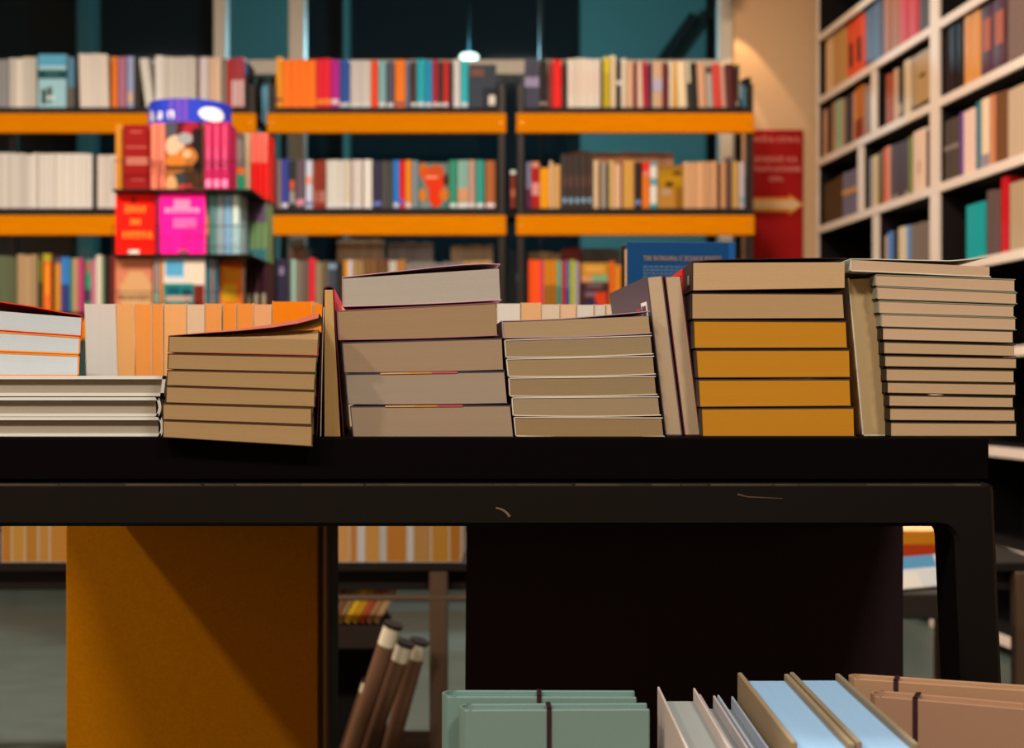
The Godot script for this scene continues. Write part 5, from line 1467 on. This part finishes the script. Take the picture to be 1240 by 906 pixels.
	fc.call("orange and yellow cover on the spinner", g3, 263, 291, 311, 2, 4.10, 0.3, "dc7410", printed("orange_cover", "dc6c10", [[0.2, 0.15, 0.9, 0.35, "c87c14"], [0.2, 0.4, 0.8, 0.7, "d8a01c"], [0.7, 0.8, 1.0, 0.9, "a8781c"], [0, 0, 1, 0.08, "b04c10"]]), "c87c20")
	for k in 3:
		sp.call("dark maroon spine with cream foot, one of three on the spinner", g3, 297 + k * 9, 305.5 + k * 9, 317, 2, 4.25, 0.0, "341420", [[0.1, 0.5, "a89c80", 0.5]])

# ---------------------------------------------------------------- low table in front with notebooks and hardbacks
func front_books() -> void:
	var ft := 0.445
	var t := thing("low_front_table", "low black table standing before the display table, carrying notebooks", "table", Vector3(0.17, 0, -0.90))
	var black := mat("17151a", 0.5)
	var st := mb()
	bx(st, Vector3(-0.26, ft - 0.03, -0.155), Vector3(0.34, ft, 0.2), 0.002)
	obj("table_top", st, black, t)
	for x in [-0.24, 0.31]:
		for z in [-0.14, 0.17]:
			st = mb()
			bx(st, Vector3(x - 0.015, 0, z - 0.012), Vector3(x + 0.015, ft - 0.03, z + 0.012), 0.002)
			obj("leg", st, black, t)
	# notebooks with elastic bands, spine at one side
	notebook("grey-green notebook with a dark elastic band standing at the back of the low table", 536, 768, 835.5, 836, 0.995, 0.020, ft, "6e8b86", "9cc4e0", 652.5)  # blue page colour holds the cool light, here and on the next
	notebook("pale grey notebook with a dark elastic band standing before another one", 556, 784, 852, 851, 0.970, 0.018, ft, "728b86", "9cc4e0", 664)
	notebook("tan notebook with a dark elastic band standing behind its twin", 1018, 1240, 815, 831, 1.015, 0.016, ft, "a68468", "e0cfae", 1074)
	notebook("tan mountain-patterned notebook with a dark elastic band standing in front of its twin", 1040, 1262, 834, 856, 0.985, 0.018, ft, "9c7a64", "e4d8b8", 1094)
	# hardbacks with white page tops; the cool light is put into the paper colour
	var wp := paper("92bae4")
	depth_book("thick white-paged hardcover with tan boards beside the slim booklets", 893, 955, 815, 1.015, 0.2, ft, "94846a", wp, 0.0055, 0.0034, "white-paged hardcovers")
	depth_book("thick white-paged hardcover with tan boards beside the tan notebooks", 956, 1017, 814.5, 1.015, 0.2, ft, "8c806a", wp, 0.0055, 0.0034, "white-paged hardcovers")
	# slim booklets
	var gp := paper("9ca4a6")
	var sl := [[796, 842, 832, "white", "cfc4c0"], [846, 866, 841, "barcoded", "bfb8bc"], [868.5, 888, 842, "blue-marked", "a8b4c8"]]
	for q in sl:
		var b := depth_book("slim %s booklet standing between the notebooks and the thick hardcovers" % q[3], q[0], q[1], q[2], 1.01, 0.19, ft, q[4], gp, 0.010, 0.0016, "slim booklets", 0.0)
		var h: float = EYE - (q[2] - VY) / FL * 1.01 - ft
		var w: float = (q[1] - q[0]) / FL * 1.01
		st = mb()
		bx(st, Vector3(-w / 2 + 0.0014, h - 0.0085, 0.0), Vector3(-w / 2 + 0.0019, h - 0.0015, 0.05))
		obj("cover_print", st, mat("2c64b8" if q[3] == "blue-marked" else "2c282c", 0.5), b)

func notebook(label: String, x0: float, x1: float, y0: float, y1: float, d: float, t: float, foot: float, hex: String, page_hex: String, band: float) -> void:
	var a := W(x0, y0, d)
	var w := (x1 - x0) / FL * d
	var h0 := a.y - foot
	var root := thing("notebook", label, "notebook", Vector3(a.x + w / 2, foot, -d + t / 2), "notebooks with elastic bands")
	# turned a little when the top edge comes nearer at the far end
	var d1 := h0
	var dz := d - (EYE - foot - h0) * FL / (y1 - VY)
	root.rotation.y = -asin(clampf(dz / w, -0.4, 0.4))
	root.position.z = -d + t / 2 + dz / 2
	var hw := w / 2
	var cover := grained("notebook_" + hex, hex, fine_tex, Vector3(25, 25, 25), 0.45)
	var st := mb()
	bx(st, Vector3(-hw + 0.004, 0, t / 2 - 0.0025), Vector3(hw, h0 - 0.0005, t / 2), 0.0008)
	bx(st, Vector3(-hw + 0.004, 0, -t / 2), Vector3(hw, h0, -t / 2 + 0.0025), 0.0008)
	var A := PackedVector3Array(); var B := PackedVector3Array(); var A2 := PackedVector3Array(); var B2 := PackedVector3Array()
	for k in 9:
		var s := PI * k / 8.0
		var dv := Vector3(-sin(s), 0, cos(s))
		var o := Vector3(-hw + t / 2, 0, 0)
		A.append(o + dv * t / 2 + Vector3.UP * h0); B.append(o + dv * t / 2)
		A2.append(o + dv * (t / 2 - 0.0022) + Vector3.UP * h0); B2.append(o + dv * (t / 2 - 0.0022))
	strip(st, A, B, A2, B2)
	obj("cover", st, cover, root)
	st = mb()
	strip(st, PackedVector3Array([Vector3(-hw + t / 2, h0 - 0.004, -t / 2 + 0.0025), Vector3(hw - 0.003, h0 - 0.004, -t / 2 + 0.0025)]), PackedVector3Array([Vector3(-hw + t / 2, h0 - 0.004, t / 2 - 0.0025), Vector3(hw - 0.003, h0 - 0.004, t / 2 - 0.0025)]), PackedVector3Array([Vector3(-hw + t / 2, 0.003, -t / 2 + 0.0025), Vector3(hw - 0.003, 0.003, -t / 2 + 0.0025)]), PackedVector3Array([Vector3(-hw + t / 2, 0.003, t / 2 - 0.0025), Vector3(hw - 0.003, 0.003, t / 2 - 0.0025)]))
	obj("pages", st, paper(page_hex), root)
	var bxp := (band - (x0 + x1) / 2) / FL * d
	st = mb()
	bx(st, Vector3(bxp - 0.0016, 0.0, t / 2), Vector3(bxp + 0.0016, h0 + 0.0008, t / 2 + 0.0008))
	bx(st, Vector3(bxp - 0.0016, h0, -t / 2 - 0.0008), Vector3(bxp + 0.0016, h0 + 0.0008, t / 2 + 0.0008))
	bx(st, Vector3(bxp - 0.0016, 0.0, -t / 2 - 0.0008), Vector3(bxp + 0.0016, h0 + 0.0008, -t / 2))
	obj("elastic_band", st, mat("301820", 0.7), root)
